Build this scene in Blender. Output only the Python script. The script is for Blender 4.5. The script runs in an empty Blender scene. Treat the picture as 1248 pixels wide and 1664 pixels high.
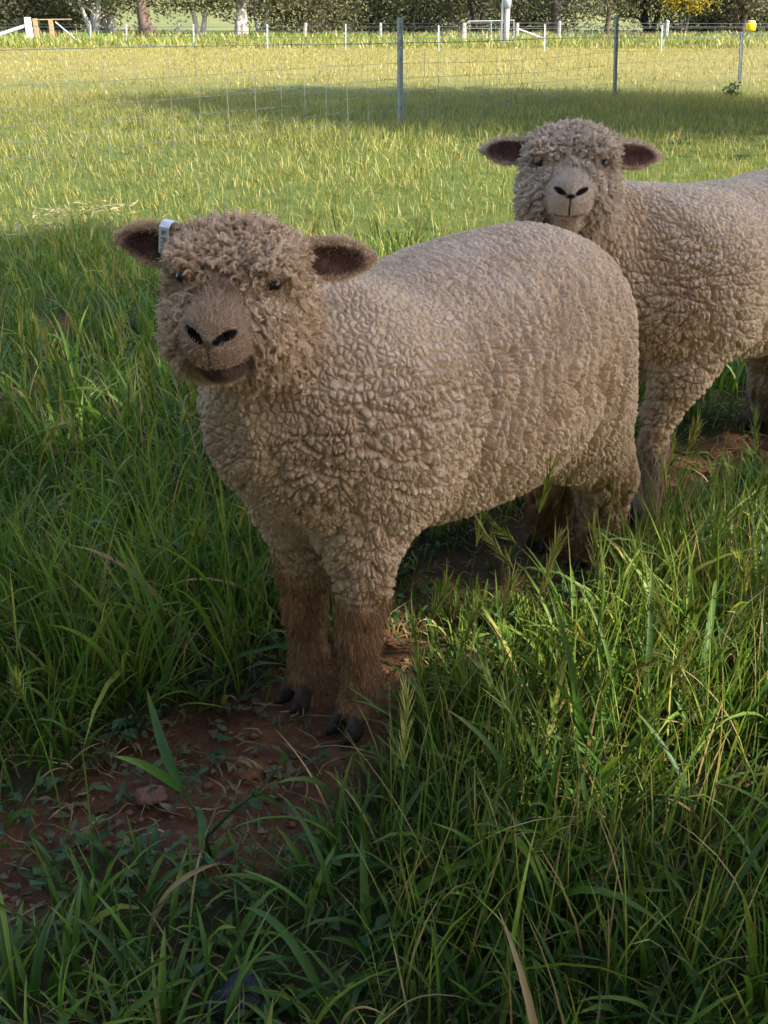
import bpy, math, random
import numpy as np
from mathutils import Vector, Matrix

# ------------------------------------------------------------------ camera, world, sun, exposure
SC = bpy.context.scene
COL = SC.collection
R = math.radians
rng = np.random.default_rng(11)
random.seed(5)

F_PX, CX, CY, CAM_H = 1600.0, 624.0, 832.0, 0.87
PITCH = math.atan((832 - 42) / F_PX)
cd = bpy.data.cameras.new('camera')
cam = bpy.data.objects.new('camera', cd)
COL.objects.link(cam)
cd.sensor_fit = 'VERTICAL'
cd.sensor_height = 36.0
cd.lens = 36.0 * F_PX / 1664.0
cd.clip_start = 0.02
cd.clip_end = 3000
cam.location = (0, 0, CAM_H)
cam.rotation_euler = (math.pi / 2 - PITCH, 0, 0)
SC.camera = cam

SUN_H = np.array([0.85, -0.53]); SUN_H = SUN_H / np.linalg.norm(SUN_H)
SUN_EL = R(40)
world = bpy.data.worlds.new('World')
SC.world = world
world.use_nodes = True
wn = world.node_tree
for n in list(wn.nodes):
    wn.nodes.remove(n)
sky = wn.nodes.new('ShaderNodeTexSky')
sky.sky_type = 'NISHITA'
sky.sun_disc = False
sky.sun_elevation = SUN_EL
sky.sun_rotation = math.atan2(SUN_H[0], SUN_H[1])
sky.air_density = 0.9
sky.dust_density = 1.6
sky.ozone_density = 0.4
bg = wn.nodes.new('ShaderNodeBackground')
bg.inputs['Strength'].default_value = 0.118
wo = wn.nodes.new('ShaderNodeOutputWorld')
wn.links.new(sky.outputs[0], bg.inputs[0])
wn.links.new(bg.outputs[0], wo.inputs[0])

sd = bpy.data.lights.new('sun', 'SUN')
sd.energy = 2.5
sd.angle = R(0.55)
sd.color = (1.0, 0.93, 0.80)
sun = bpy.data.objects.new('sun', sd)
COL.objects.link(sun)
_sv = Vector((SUN_H[0] * math.cos(SUN_EL), SUN_H[1] * math.cos(SUN_EL), math.sin(SUN_EL)))
sun.rotation_euler = _sv.to_track_quat('Z', 'Y').to_euler()
sun.location = (8, -6, 12)

SC.view_settings.view_transform = 'Standard'
SC.view_settings.look = 'None'
SC.view_settings.gamma = 1.0
SC.view_settings.exposure = 2.32
SC.view_settings.use_curve_mapping = False
SC.cycles.max_bounces = 4
SC.cycles.diffuse_bounces = 2
SC.cycles.transmission_bounces = 2
SC.cycles.glossy_bounces = 2
SC.cycles.use_denoising = True
SC.cycles_curves.shape = 'RIBBONS'
SC.cycles_curves.subdivisions = 1

# ------------------------------------------------------------------ helpers
CP, SP = math.cos(PITCH), math.sin(PITCH)

def ground_at(px, py, z=0.0):
    """the ground point that stands at a photograph pixel (layout helper)"""
    a, b = (px - CX) / F_PX, (CY - py) / F_PX
    d = np.array([a, CP + b * SP, -SP + b * CP])
    t = (z - CAM_H) / d[2]
    return np.array([d[0] * t, d[1] * t, z])

def at_depth(px, py, Y):
    a, b = (px - CX) / F_PX, (CY - py) / F_PX
    d = np.array([a, CP + b * SP, -SP + b * CP])
    t = Y / d[1]
    return np.array([d[0] * t, Y, CAM_H + d[2] * t])

def np_mesh(name, V, Fq, attrs=None, smooth=True):
    """mesh from numpy: V (n,3), Fq (m,k) k = 3 or 4"""
    me = bpy.data.meshes.new(name)
    V = np.ascontiguousarray(V, dtype=np.float32)
    Fq = np.ascontiguousarray(Fq, dtype=np.int32)
    k = Fq.shape[1]
    me.vertices.add(len(V)); me.vertices.foreach_set('co', V.ravel())
    me.loops.add(Fq.size); me.loops.foreach_set('vertex_index', Fq.ravel())
    me.polygons.add(len(Fq))
    me.polygons.foreach_set('loop_start', np.arange(0, Fq.size, k, dtype=np.int32))
    me.polygons.foreach_set('loop_total', np.full(len(Fq), k, dtype=np.int32))
    me.polygons.foreach_set('use_smooth', np.full(len(Fq), smooth, dtype=bool))
    for an, av in (attrs or {}).items():
        a = me.attributes.new(an, 'FLOAT', 'POINT')
        a.data.foreach_set('value', np.ascontiguousarray(av, dtype=np.float32))
    me.update(calc_edges=True)
    return me

def obj(name, me, mat=None, parent=None, **props):
    o = bpy.data.objects.new(name, me)
    COL.objects.link(o)
    if mat is not None and me is not None:
        if not me.materials:
            me.materials.append(mat)
    if parent is not None:
        o.parent = parent
    for k, v in props.items():
        o[k] = v
    return o

def empty(name, loc=(0, 0, 0), rz=0.0, **props):
    o = bpy.data.objects.new(name, None)
    COL.objects.link(o)
    o.location = loc
    o.rotation_euler = (0, 0, rz)
    o.empty_display_size = 0.05
    for k, v in props.items():
        o[k] = v
    return o

def hash3(ix, iy, iz, seed=0):
    h = (ix.astype(np.int64) * 73856093) ^ (iy.astype(np.int64) * 19349663) ^ (iz.astype(np.int64) * 83492791) ^ (seed * 2654435761)
    h = (h ^ (h >> 13)) * 1274126177 & 0x7fffffff
    h = (h ^ (h >> 15)) * 2246822519 & 0x7fffffff
    return (h ^ (h >> 16)) & 0x7fffffff

def vnoise(P, s, seed=0):
    """value noise, about -1..1"""
    Q = P * s
    I = np.floor(Q).astype(np.int64)
    f = Q - I
    f = f * f * (3 - 2 * f)
    out = np.zeros(len(P))
    for dx in (0, 1):
        for dy in (0, 1):
            for dz in (0, 1):
                h = hash3(I[:, 0] + dx, I[:, 1] + dy, I[:, 2] + dz, seed) / 0x7fffffff
                w = (f[:, 0] if dx else 1 - f[:, 0]) * (f[:, 1] if dy else 1 - f[:, 1]) * (f[:, 2] if dz else 1 - f[:, 2])
                out += h * w
    return out * 2 - 1

def worley(P, seed=0):
    """F1, F2 and the vector to the nearest feature point, unit cells"""
    I = np.floor(P).astype(np.int64)
    n = len(P)
    F1 = np.full(n, 9.0); F2 = np.full(n, 9.0); vec = np.zeros((n, 3)); rid = np.zeros(n)
    for dx in (-1, 0, 1):
        for dy in (-1, 0, 1):
            for dz in (-1, 0, 1):
                a, b, c = I[:, 0] + dx, I[:, 1] + dy, I[:, 2] + dz
                h = hash3(a, b, c, seed)
                jx = (h & 1023) / 1023.0; jy = ((h >> 10) & 1023) / 1023.0; jz = ((h >> 20) & 1023) / 1023.0
                d = np.stack([a + jx - P[:, 0], b + jy - P[:, 1], c + jz - P[:, 2]], 1)
                r = np.sqrt((d * d).sum(1))
                near = r < F1
                F2 = np.where(near, F1, np.minimum(F2, r))
                vec[near] = d[near]; rid[near] = jx[near]
                F1 = np.where(near, r, F1)
    return F1, F2, vec, rid

def sstep(a, b, x):
    t = np.clip((x - a) / (b - a), 0, 1)
    return t * t * (3 - 2 * t)

def ground_z(x, y):
    x = np.asarray(x, float); y = np.asarray(y, float)
    P = np.stack([x.ravel(), y.ravel(), np.zeros(x.size)], 1)
    z = 0.012 * vnoise(P, 2.3, 3) + 0.006 * vnoise(P, 7.0, 4)
    z = z * (1 - sstep(12, 40, P[:, 1]) * 0.5)
    return z.reshape(x.shape)

# materials ---------------------------------------------------------
def mat(name):
    m = bpy.data.materials.new(name)
    m.use_nodes = True
    nt = m.node_tree
    b = nt.nodes['Principled BSDF']
    return m, nt, b

def node(nt, t, **kw):
    n = nt.nodes.new(t)
    for k, v in kw.items():
        setattr(n, k, v)
    return n

def attr(nt, name):
    n = nt.nodes.new('ShaderNodeAttribute'); n.attribute_name = name
    return n.outputs['Fac']

def noise(nt, scale, detail=4, rough=0.6, coord=None, dist=0.0):
    n = nt.nodes.new('ShaderNodeTexNoise')
    n.inputs['Scale'].default_value = scale; n.inputs['Detail'].default_value = detail
    n.inputs['Roughness'].default_value = rough; n.inputs['Distortion'].default_value = dist
    if coord is not None:
        nt.links.new(coord, n.inputs['Vector'])
    return n.outputs['Fac']

def ramp(nt, fac, stops):
    n = nt.nodes.new('ShaderNodeValToRGB')
    e = n.color_ramp.elements
    while len(e) < len(stops):
        e.new(0.5)
    for el, (p, c) in zip(e, stops):
        el.position = p; el.color = (*c, 1)
    nt.links.new(fac, n.inputs[0])
    return n.outputs[0]

def mix(nt, fac, a, b, mode='MIX'):
    n = nt.nodes.new('ShaderNodeMix'); n.data_type = 'RGBA'; n.blend_type = mode
    for sock, v in ((n.inputs[0], fac), (n.inputs[6], a), (n.inputs[7], b)):
        if hasattr(v, 'is_linked') or hasattr(v, 'links'):
            nt.links.new(v, sock)
        elif isinstance(v, (int, float)):
            sock.default_value = v
        else:
            sock.default_value = (*v, 1)
    return n.outputs[2]

def math_n(nt, op, a, b=0.0, clamp=False):
    n = nt.nodes.new('ShaderNodeMath'); n.operation = op; n.use_clamp = clamp
    for sock, v in ((n.inputs[0], a), (n.inputs[1], b)):
        if hasattr(v, 'links'):
            nt.links.new(v, sock)
        else:
            sock.default_value = v
    return n.outputs[0]

def bump(nt, b, h, strength=0.3, dist=0.01):
    n = nt.nodes.new('ShaderNodeBump'); n.inputs['Strength'].default_value = strength; n.inputs['Distance'].default_value = dist
    nt.links.new(h, n.inputs['Height']); nt.links.new(n.outputs[0], b.inputs['Normal'])

def objcoord(nt):
    return nt.nodes.new('ShaderNodeTexCoord').outputs['Object']

def simple_mat(name, c1, c2, scale=8.0, rough=0.8, metallic=0.0, bmp=0.2, spec=0.3):
    m, nt, b = mat(name)
    co = objcoord(nt)
    f = noise(nt, scale, 5, 0.65, co)
    nt.links.new(ramp(nt, f, [(0.3, c1), (0.7, c2)]), b.inputs['Base Color'])
    b.inputs['Roughness'].default_value = rough
    b.inputs['Metallic'].default_value = metallic
    b.inputs['Specular IOR Level'].default_value = spec
    if bmp:
        bump(nt, b, noise(nt, scale * 4, 4, 0.6, co), bmp, 0.01)
    return m

def leaf_mat(name, stops, tip=None, dry=True, trans=0.35, rough=0.55, yel=None):
    """thin leaf or blade: colour per blade from rnd, straw from dry, light shines through"""
    m, nt, b = mat(name)
    c = ramp(nt, attr(nt, 'rnd'), stops)
    if yel is not None:
        c = mix(nt, attr(nt, 'yel'), c, ramp(nt, attr(nt, 'rnd'), yel))
    if tip is not None:
        c = mix(nt, math_n(nt, 'MULTIPLY', math_n(nt, 'POWER', attr(nt, 'tt'), 3.0), 0.5), c, tip)
    if dry:
        c = mix(nt, attr(nt, 'dry'), c, ramp(nt, attr(nt, 'rnd'), [(0.0, (0.36, 0.26, 0.12)), (0.5, (0.30, 0.20, 0.09)), (1.0, (0.42, 0.34, 0.17))]))
    b.inputs['Roughness'].default_value = rough
    b.inputs['Specular IOR Level'].default_value = 0.22
    nt.links.new(c, b.inputs['Base Color'])
    t = nt.nodes.new('ShaderNodeBsdfTranslucent')
    nt.links.new(mix(nt, 1.0, c, (1.25, 1.15, 0.55), 'MULTIPLY'), t.inputs[0])
    ms = nt.nodes.new('ShaderNodeMixShader'); ms.inputs[0].default_value = trans
    nt.links.new(b.outputs[0], ms.inputs[1]); nt.links.new(t.outputs[0], ms.inputs[2])
    nt.links.new(ms.outputs[0], nt.nodes['Material Output'].inputs['Surface'])
    return m

# generic solids ----------------------------------------------------
def tube(P, rad, k=8, cap=True):
    """V, F of a tube round a polyline; rad per point"""
    P = np.asarray(P, float); n = len(P); rad = np.broadcast_to(np.asarray(rad, float), (n,))
    T = np.gradient(P, axis=0); T /= np.linalg.norm(T, axis=1)[:, None] + 1e-12
    ref = np.array([0, 0, 1.0]) if abs(T[:, 2]).mean() < 0.9 else np.array([1.0, 0, 0])
    A = np.cross(T, ref); A /= np.linalg.norm(A, axis=1)[:, None] + 1e-12
    B = np.cross(T, A)
    th = np.arange(k) * 2 * math.pi / k
    V = P[:, None] + rad[:, None, None] * (np.cos(th)[None, :, None] * A[:, None] + np.sin(th)[None, :, None] * B[:, None])
    V = V.reshape(-1, 3)
    i = np.arange(n - 1)[:, None] * k; j = np.arange(k)[None]; j2 = (j + 1) % k
    Fq = np.stack([i + j, i + j2, i + k + j2, i + k + j], -1).reshape(-1, 4)
    if cap:
        V = np.vstack([V, P[:1], P[-1:]])
        c0, c1 = n * k, n * k + 1
        jj = np.arange(k); jn = (jj + 1) % k
        f0 = np.stack([np.full(k, c0), jn, jj, jj], -1); f1 = np.stack([np.full(k, c1), (n - 1) * k + jj, (n - 1) * k + jn, (n - 1) * k + jn], -1)
        return V, Fq, np.vstack([f0[:, :3], f1[:, :3]])
    return V, Fq, np.zeros((0, 3), int)

class MB:
    """collects tubes, boxes into triangles of ONE mesh"""
    def __init__(self):
        self.V = []; self.F = []; self.n = 0
    def add(self, V, F3):
        self.V.append(np.asarray(V, float)); self.F.append(np.asarray(F3, int) + self.n); self.n += len(V)
        return self
    def quads(self, V, Fq):
        Fq = np.asarray(Fq)
        return self.add(V, np.vstack([Fq[:, [0, 1, 2]], Fq[:, [0, 2, 3]]]))
    def tube(self, P, rad, k=8):
        V, Fq, F3 = tube(P, rad, k)
        return self.add(V, np.vstack([Fq[:, [0, 1, 2]], Fq[:, [0, 2, 3]], F3]))
    def box(self, c, s, rot=None, taper=1.0):
        x, y, z = [q / 2 for q in s]
        V = np.array([[-x, -y, -z], [x, -y, -z], [x, y, -z], [-x, y, -z], [-x * taper, -y * taper, z], [x * taper, -y * taper, z], [x * taper, y * taper, z], [-x * taper, y * taper, z]])
        if rot is not None:
            V = V @ np.array(rot).T
        Fq = np.array([[0, 3, 2, 1], [4, 5, 6, 7], [0, 1, 5, 4], [1, 2, 6, 5], [2, 3, 7, 6], [3, 0, 4, 7]])
        return self.quads(V + np.asarray(c), Fq)
    def mesh(self, name, smooth=False):
        return np_mesh(name, np.vstack(self.V), np.vstack(self.F), smooth=smooth)


def sphere_mesh_np(name, c, r, nu=12, nv=8):
    th = np.linspace(0, math.pi, nv); ph = np.arange(nu) * 2 * math.pi / nu
    V = np.stack([np.sin(th)[:, None] * np.cos(ph), np.sin(th)[:, None] * np.sin(ph), np.cos(th)[:, None] * np.ones(nu)], -1).reshape(-1, 3) * r + np.asarray(c)
    i = np.arange(nv - 1)[:, None] * nu; j = np.arange(nu)[None]; j2 = (j + 1) % nu
    Fq = np.stack([i + j, i + nu + j, i + nu + j2, i + j2], -1).reshape(-1, 4)
    return np_mesh(name, V, Fq)

# ------------------------------------------------------------------ ground
def in_poly(x, y, poly):
    x = np.asarray(x); y = np.asarray(y); n = len(poly); ins = np.zeros(x.shape, bool)
    for i in range(n):
        x0, y0 = poly[i]; x1, y1 = poly[i - 1]
        with np.errstate(divide='ignore', invalid='ignore'):
            c = ((y0 > y) != (y1 > y)) & (x < (x1 - x0) * (y - y0) / (y1 - y0 + 1e-12) + x0)
        ins ^= c
    return ins

def poly_dist(x, y, poly):
    """signed distance to a closed polygon, negative inside"""
    x = np.asarray(x, float); y = np.asarray(y, float)
    d = np.full(x.shape, 1e9)
    for i in range(len(poly)):
        ax, ay = poly[i - 1]; bx, by = poly[i]
        t = np.clip(((x - ax) * (bx - ax) + (y - ay) * (by - ay)) / ((bx - ax) ** 2 + (by - ay) ** 2 + 1e-12), 0, 1)
        d = np.minimum(d, np.hypot(x - ax - t * (bx - ax), y - ay - t * (by - ay)))
    return np.where(in_poly(x, y, poly), -d, d)

# trodden bare earth: a track from the lower left up to the fore hooves, and the ground under the sheep
TRACK = [ground_at(*p)[:2] for p in ((690, 1030), (660, 1150), (575, 1215), (540, 1330), (440, 1400), (300, 1420), (170, 1420), (20, 1560), (-260, 1720), (-260, 1400), (0, 1330), (120, 1240), (240, 1190), (400, 1115), (470, 1060), (600, 1010))]
UNDER = [ground_at(*p)[:2] for p in ((560, 1080), (760, 1010), (930, 930), (1000, 880), (920, 830), (760, 880), (600, 960))]
UNDER2 = [ground_at(*p)[:2] for p in ((1060, 830), (1180, 790), (1300, 740), (1300, 690), (1160, 700), (1060, 760))]
SPOT = [ground_at(*p)[:2] for p in ((50, 520), (150, 510), (140, 545), (60, 545))]

def bareness(x, y):
    P = np.stack([np.ravel(x), np.ravel(y), np.zeros(np.size(x))], 1)
    wob = (0.05 * vnoise(P, 9, 61) + 0.035 * vnoise(P, 23, 62)).reshape(np.shape(x))
    b = sstep(0.045, -0.035, poly_dist(x, y, TRACK) + wob)
    b = np.maximum(b, 0.66 * sstep(0.05, -0.05, poly_dist(x, y, UNDER) + wob))
    b = np.maximum(b, 0.9 * sstep(0.05, -0.05, poly_dist(x, y, UNDER2) + wob))
    b = np.maximum(b, 0.9 * sstep(0.05, -0.05, poly_dist(x, y, SPOT) + wob))
    return b

def graded(lo, mid0, mid1, hi, step, grow):
    a = list(np.arange(mid0, mid1 + step * 0.5, step))
    s = step
    while a[-1] < hi:
        s *= grow; a.append(a[-1] + s)
    s = step
    while a[0] > lo:
        s *= grow; a.insert(0, a[0] - s)
    return np.array(a)

gx = graded(-900, -1.2, 1.3, 900, 0.024, 1.17)
gy = graded(-40, 0.5, 2.6, 1200, 0.024, 1.13)
GX, GY = np.meshgrid(gx, gy, indexing='ij')
bare = bareness(GX, GY)
PG = np.stack([GX.ravel(), GY.ravel(), np.zeros(GX.size)], 1)
GZ = ground_z(GX, GY) + (bare * ((0.007 * vnoise(PG, 26, 31) + 0.004 * vnoise(PG, 70, 32)).reshape(GX.shape) - 0.012))
nxg, nyg = GX.shape
ii, jj = np.meshgrid(np.arange(nxg - 1), np.arange(nyg - 1), indexing='ij')
fq = np.stack([ii * nyg + jj, (ii + 1) * nyg + jj, (ii + 1) * nyg + jj + 1, ii * nyg + jj + 1], -1).reshape(-1, 4)
yel = sstep(10, 24, GY) * sstep(62, 50, GY)
sward = sstep(2.6, 4.6, GY) * (1 - bare)

def ground_material():
    m, nt, b = mat('paddock_soil')
    co = objcoord(nt)
    soil = ramp(nt, noise(nt, 9, 6, 0.7, co, 0.4), [(0.3, (0.085, 0.036, 0.017)), (0.5, (0.19, 0.082, 0.038)), (0.72, (0.29, 0.140, 0.070))])
    soil = mix(nt, ramp(nt, noise(nt, 60, 5, 0.7, co), [(0.45, (0, 0, 0)), (0.7, (0.6, 0.6, 0.6))]), soil, (0.18, 0.12, 0.075))
    thatch = ramp(nt, noise(nt, 25, 6, 0.75, co, 0.5), [(0.3, (0.030, 0.026, 0.012)), (0.55, (0.055, 0.055, 0.020)), (0.75, (0.14, 0.11, 0.05))])
    c = mix(nt, attr(nt, 'bare'), thatch, soil)
    c = mix(nt, attr(nt, 'sward'), c, ramp(nt, noise(nt, 6, 6, 0.75, co, 0.4), [(0.3, (0.0465, 0.0736, 0.0136)), (0.5, (0.0806, 0.1152, 0.0217)), (0.72, (0.1302, 0.1472, 0.0341))]))
    field = ramp(nt, noise(nt, 1.3, 8, 0.75, co, 0.4), [(0.3, (0.1240, 0.1116, 0.0279)), (0.5, (0.1984, 0.1674, 0.0465)), (0.72, (0.2480, 0.2046, 0.0682))])
    c = mix(nt, attr(nt, 'yel'), c, field)
    farg = ramp(nt, noise(nt, 0.25, 8, 0.75, co, 0.4), [(0.3, (0.0434, 0.0726, 0.0155)), (0.5, (0.0744, 0.1056, 0.0248)), (0.72, (0.1240, 0.1122, 0.0434))])
    c = mix(nt, attr(nt, 'far'), c, farg)
    nt.links.new(c, b.inputs['Base Color'])
    b.inputs['Roughness'].default_value = 0.95
    b.inputs['Specular IOR Level'].default_value = 0.15
    bump(nt, b, math_n(nt, 'ADD', noise(nt, 45, 6, 0.75, co), math_n(nt, 'MULTIPLY', noise(nt, 180, 4, 0.7, co), 0.4)), 0.8, 0.02)
    return m

ground_me = np_mesh('ground', np.stack([GX.ravel(), GY.ravel(), GZ.ravel()], 1), fq, {'bare': bare.ravel(), 'sward': sward.ravel(), 'yel': yel.ravel(), 'far': sstep(48, 62, GY).ravel()})
obj('ground', ground_me, ground_material(), kind='structure')

# the pasture rises to a low hill behind the trees
hx = np.linspace(-420, 420, 61); hy = np.linspace(230, 620, 31)
HX, HY = np.meshgrid(hx, hy, indexing='ij')
PH = np.stack([HX.ravel(), HY.ravel(), np.zeros(HX.size)], 1)
HZ = (sstep(230, 560, HY) * (46 + 9 * np.sin(HX / 95.0 + 0.6)) + (vnoise(PH, 0.02, 71) * 3 * sstep(230, 330, PH[:, 1])).reshape(HX.shape)) - 0.6
a_, b_ = HX.shape
ii, jj = np.meshgrid(np.arange(a_ - 1), np.arange(b_ - 1), indexing='ij')
fh = np.stack([ii * b_ + jj, (ii + 1) * b_ + jj, (ii + 1) * b_ + jj + 1, ii * b_ + jj + 1], -1).reshape(-1, 4)
hill_m = simple_mat('hill_pasture', (0.0960, 0.1140, 0.0300), (0.1800, 0.1740, 0.0540), 0.05, 0.95, 0, 0)
obj('hill', np_mesh('hill', np.stack([HX.ravel(), HY.ravel(), HZ.ravel()], 1), fh), hill_m, kind='structure')

# ------------------------------------------------------------------ trees
def leaf_cards(C, size, r, aspect=0.45, droop=0.5, bendy=True):
    """kite-shaped leaves (two triangles) at centres C"""
    n = len(C)
    az = r.random(n) * 2 * math.pi
    d = np.stack([np.cos(az), np.sin(az), -droop + r.normal(0, 0.6, n)], 1); d /= np.linalg.norm(d, axis=1)[:, None]
    q = r.normal(0, 1, (n, 3)); w = np.cross(d, q); w /= np.linalg.norm(w, axis=1)[:, None] + 1e-9
    nn = np.cross(d, w)
    s = size * (0.6 + 0.8 * r.random(n))[:, None]
    V = np.stack([C - d * s * 0.5, C + w * s * aspect * 0.5 + nn * s * 0.06, C + d * s * 0.5, C - w * s * aspect * 0.5 + nn * s * 0.06], 1).reshape(-1, 3)
    Fq = np.arange(n * 4).reshape(-1, 4)
    return V, Fq, np.repeat(r.random(n), 4)

def limb(r, p0, d0, L, r0, n=7, wander=0.25, up=0.15, r1=None):
    P = [np.array(p0, float)]; d = np.array(d0, float); d /= np.linalg.norm(d)
    for _ in range(n - 1):
        d = d + r.normal(0, wander, 3) * 0.6 + np.array([0, 0, up]) * 0.3; d /= np.linalg.norm(d)
        P.append(P[-1] + d * L / (n - 1))
    return np.array(P), np.linspace(r0, r0 * 0.35 if r1 is None else r1, n)

def tree_meshes(seed, H, trunk_r, crown_r, crown_lo, stems, nleaf, leaf, fork, branch_vis=6, lean=0.05, clump=0.5, low_fol=0.3, low_top=99.0):
    """trunk with limbs (one mesh) and a leafy crown (one mesh)"""
    r = np.random.default_rng(seed)
    mb = MB(); tips = []
    for s in range(stems):
        a = r.random() * 6.28
        base = np.array([math.cos(a), math.sin(a), 0]) * (0.25 * trunk_r * 4 if stems > 1 else 0)
        dirn = np.array([math.cos(a) * (0.22 if stems > 1 else lean), math.sin(a) * (0.22 if stems > 1 else lean), 1])
        P, R_ = limb(r, base - np.array([0, 0, 0.15]), dirn, H * 0.8, trunk_r, 12, 0.10, 0.25, trunk_r * 0.25)
        R_ = R_ * (1 + 0.5 * np.exp(-np.arange(12) * 1.2))
        mb.tube(P, R_, 9)
        for k in range(branch_vis):
            i = int(np.clip(r.integers(int(12 * fork), 11), 1, 10))
            aa = r.random() * 6.28
            Q, QR = limb(r, P[i], np.array([math.cos(aa), math.sin(aa), 0.55 + 0.4 * r.random()]), crown_r * (0.7 + 0.5 * r.random()), R_[i] * 0.6, 8, 0.28, 0.12)
            mb.tube(Q, QR, 6)
            tips += list(Q[3:])
            for _ in range(2):
                j = r.integers(2, 7)
                S_, SR = limb(r, Q[j], r.normal(0, 1, 3) + np.array([0, 0, 0.1]), crown_r * 0.45, QR[j] * 0.55, 6, 0.3, 0.0)
                mb.tube(S_, SR, 5); tips += list(S_[2:])
        tips += list(P[8:])
    tips = np.array(tips)
    n = nleaf
    C1 = tips[r.integers(0, len(tips), n)]
    cl = r.normal(0, clump, (max(40, n // 45), 3))
    C = C1 + cl[r.integers(0, len(cl), n)] + r.normal(0, clump * 0.35, (n, 3))
    nl = int(n * low_fol)
    ang = r.random(nl) * 6.28; rad = crown_r * np.sqrt(r.random(nl)) * 1.05
    cc = r.normal(0, 0.7, (60, 3))
    C[:nl] = np.stack([rad * np.cos(ang), rad * np.sin(ang), crown_lo + (min(H * 0.55, low_top) - crown_lo) * r.random(nl)], 1) + cc[r.integers(0, 60, nl)] * np.array([1, 1, 0.6])
    C[:, 2] = np.maximum(C[:, 2], crown_lo * 0.6 + 0.4 * r.random(n))
    V, Fq, rn = leaf_cards(C, leaf, r)
    return mb, V, Fq, rn

bark_pale = simple_mat('gum_bark_pale', (0.3024, 0.2590, 0.2176), (0.5328, 0.4900, 0.4352), 2.2, 0.85, 0, 0.3)
bark_brown = simple_mat('bark_brown', (0.0700, 0.0455, 0.0350), (0.1820, 0.1260, 0.0980), 2.6, 0.9, 0, 0.5)
bark_dark = simple_mat('bark_dark', (0.022, 0.017, 0.014), (0.065, 0.05, 0.042), 3.0, 0.9, 0, 0.5)
fol_grey = leaf_mat('gum_leaves_grey_green', [(0.0, (0.0552, 0.0575, 0.0286)), (0.5, (0.0966, 0.0975, 0.0462)), (1.0, (0.1656, 0.1500, 0.0748))], dry=False, trans=0.25)
fol_green = leaf_mat('gum_leaves_olive', [(0.0, (0.0500, 0.0660, 0.0161)), (0.5, (0.0950, 0.1100, 0.0276)), (1.0, (0.1650, 0.1650, 0.0460))], dry=False, trans=0.28)
fol_dark = leaf_mat('leaves_dark', [(0.0, (0.0300, 0.0324, 0.0160)), (0.5, (0.0550, 0.0567, 0.0275)), (1.0, (0.1050, 0.0972, 0.0500))], dry=False, trans=0.2)
fol_wattle = leaf_mat('wattle_blossom', [(0.0, (0.2250, 0.1575, 0.0090)), (0.3, (0.3600, 0.2475, 0.0112)), (0.62, (0.4350, 0.3000, 0.0150)), (0.66, (0.0675, 0.0750, 0.0225)), (1.0, (0.1050, 0.1050, 0.0375))], dry=False, trans=0.25)

PROTO = {}
def sun_track(P):
    """where a point's shadow line runs: coordinates across the sun's rays"""
    sv = np.array(_sv); a = np.array([-SUN_H[1], SUN_H[0], 0.0]); b = np.cross(sv, a)
    return np.stack([P @ a, P @ b], -1)

def tree(kind, x, y, bark, fol, label, rz=0.0, sc=1.0, group='trees along the far side of the paddock', name='gum_tree'):
    spec = TREE_KINDS[kind]
    key = (kind, bark.name, fol.name)
    if key not in PROTO:
        mb, V, Fq, rn = tree_meshes(**spec)
        tm = mb.mesh('trunk', smooth=True); cm = np_mesh('crown', V, Fq, {'rnd': rn}, smooth=False)
        tm.materials.append(bark); cm.materials.append(fol)
        PROTO[key] = (tm, cm)
    tm, cm = PROTO[key]
    t = empty(name, (x, y, 0), rz, label=label, category='tree', group=group)
    t.scale = (sc, sc, sc)
    obj('trunk', tm, None, t); obj('crown', cm, None, t)
    return t

TREE_KINDS = {
    'big': dict(seed=3, H=19, trunk_r=0.55, crown_r=6.0, crown_lo=2.4, stems=1, nleaf=6500, leaf=0.40, fork=0.10, branch_vis=10, clump=0.9, low_fol=0.25, low_top=6.5),
    'multi': dict(seed=8, H=15, trunk_r=0.24, crown_r=4.0, crown_lo=2.7, stems=4, nleaf=5200, leaf=0.36, fork=0.12, branch_vis=5, clump=0.8, low_fol=0.22, low_top=6.0),
    'dense': dict(seed=14, H=13, trunk_r=0.30, crown_r=5.0, crown_lo=0.5, stems=2, nleaf=10500, leaf=0.36, fork=0.05, branch_vis=6, clump=0.8, low_fol=0.68, low_top=6.0),
    'slim': dict(seed=25, H=16, trunk_r=0.22, crown_r=3.6, crown_lo=2.2, stems=2, nleaf=5200, leaf=0.36, fork=0.08, branch_vis=6, clump=0.8, low_fol=0.30, low_top=6.0),
    'round': dict(seed=31, H=7.0, trunk_r=0.16, crown_r=2.0, crown_lo=2.6, stems=2, nleaf=3600, leaf=0.26, fork=0.35, branch_vis=6, clump=0.6, low_fol=0.35),
}
def far_x(px, D):
    """x of a far point standing on column px at distance D"""
    zc = D * CP + CAM_H * SP
    return (px - CX) / F_PX * zc

def T(kind, px, D, bark, fol, label, rz, sc=1.0, name='gum_tree'):
    return tree(kind, far_x(px, D), D, bark, fol, label, rz, sc, name=name)

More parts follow.
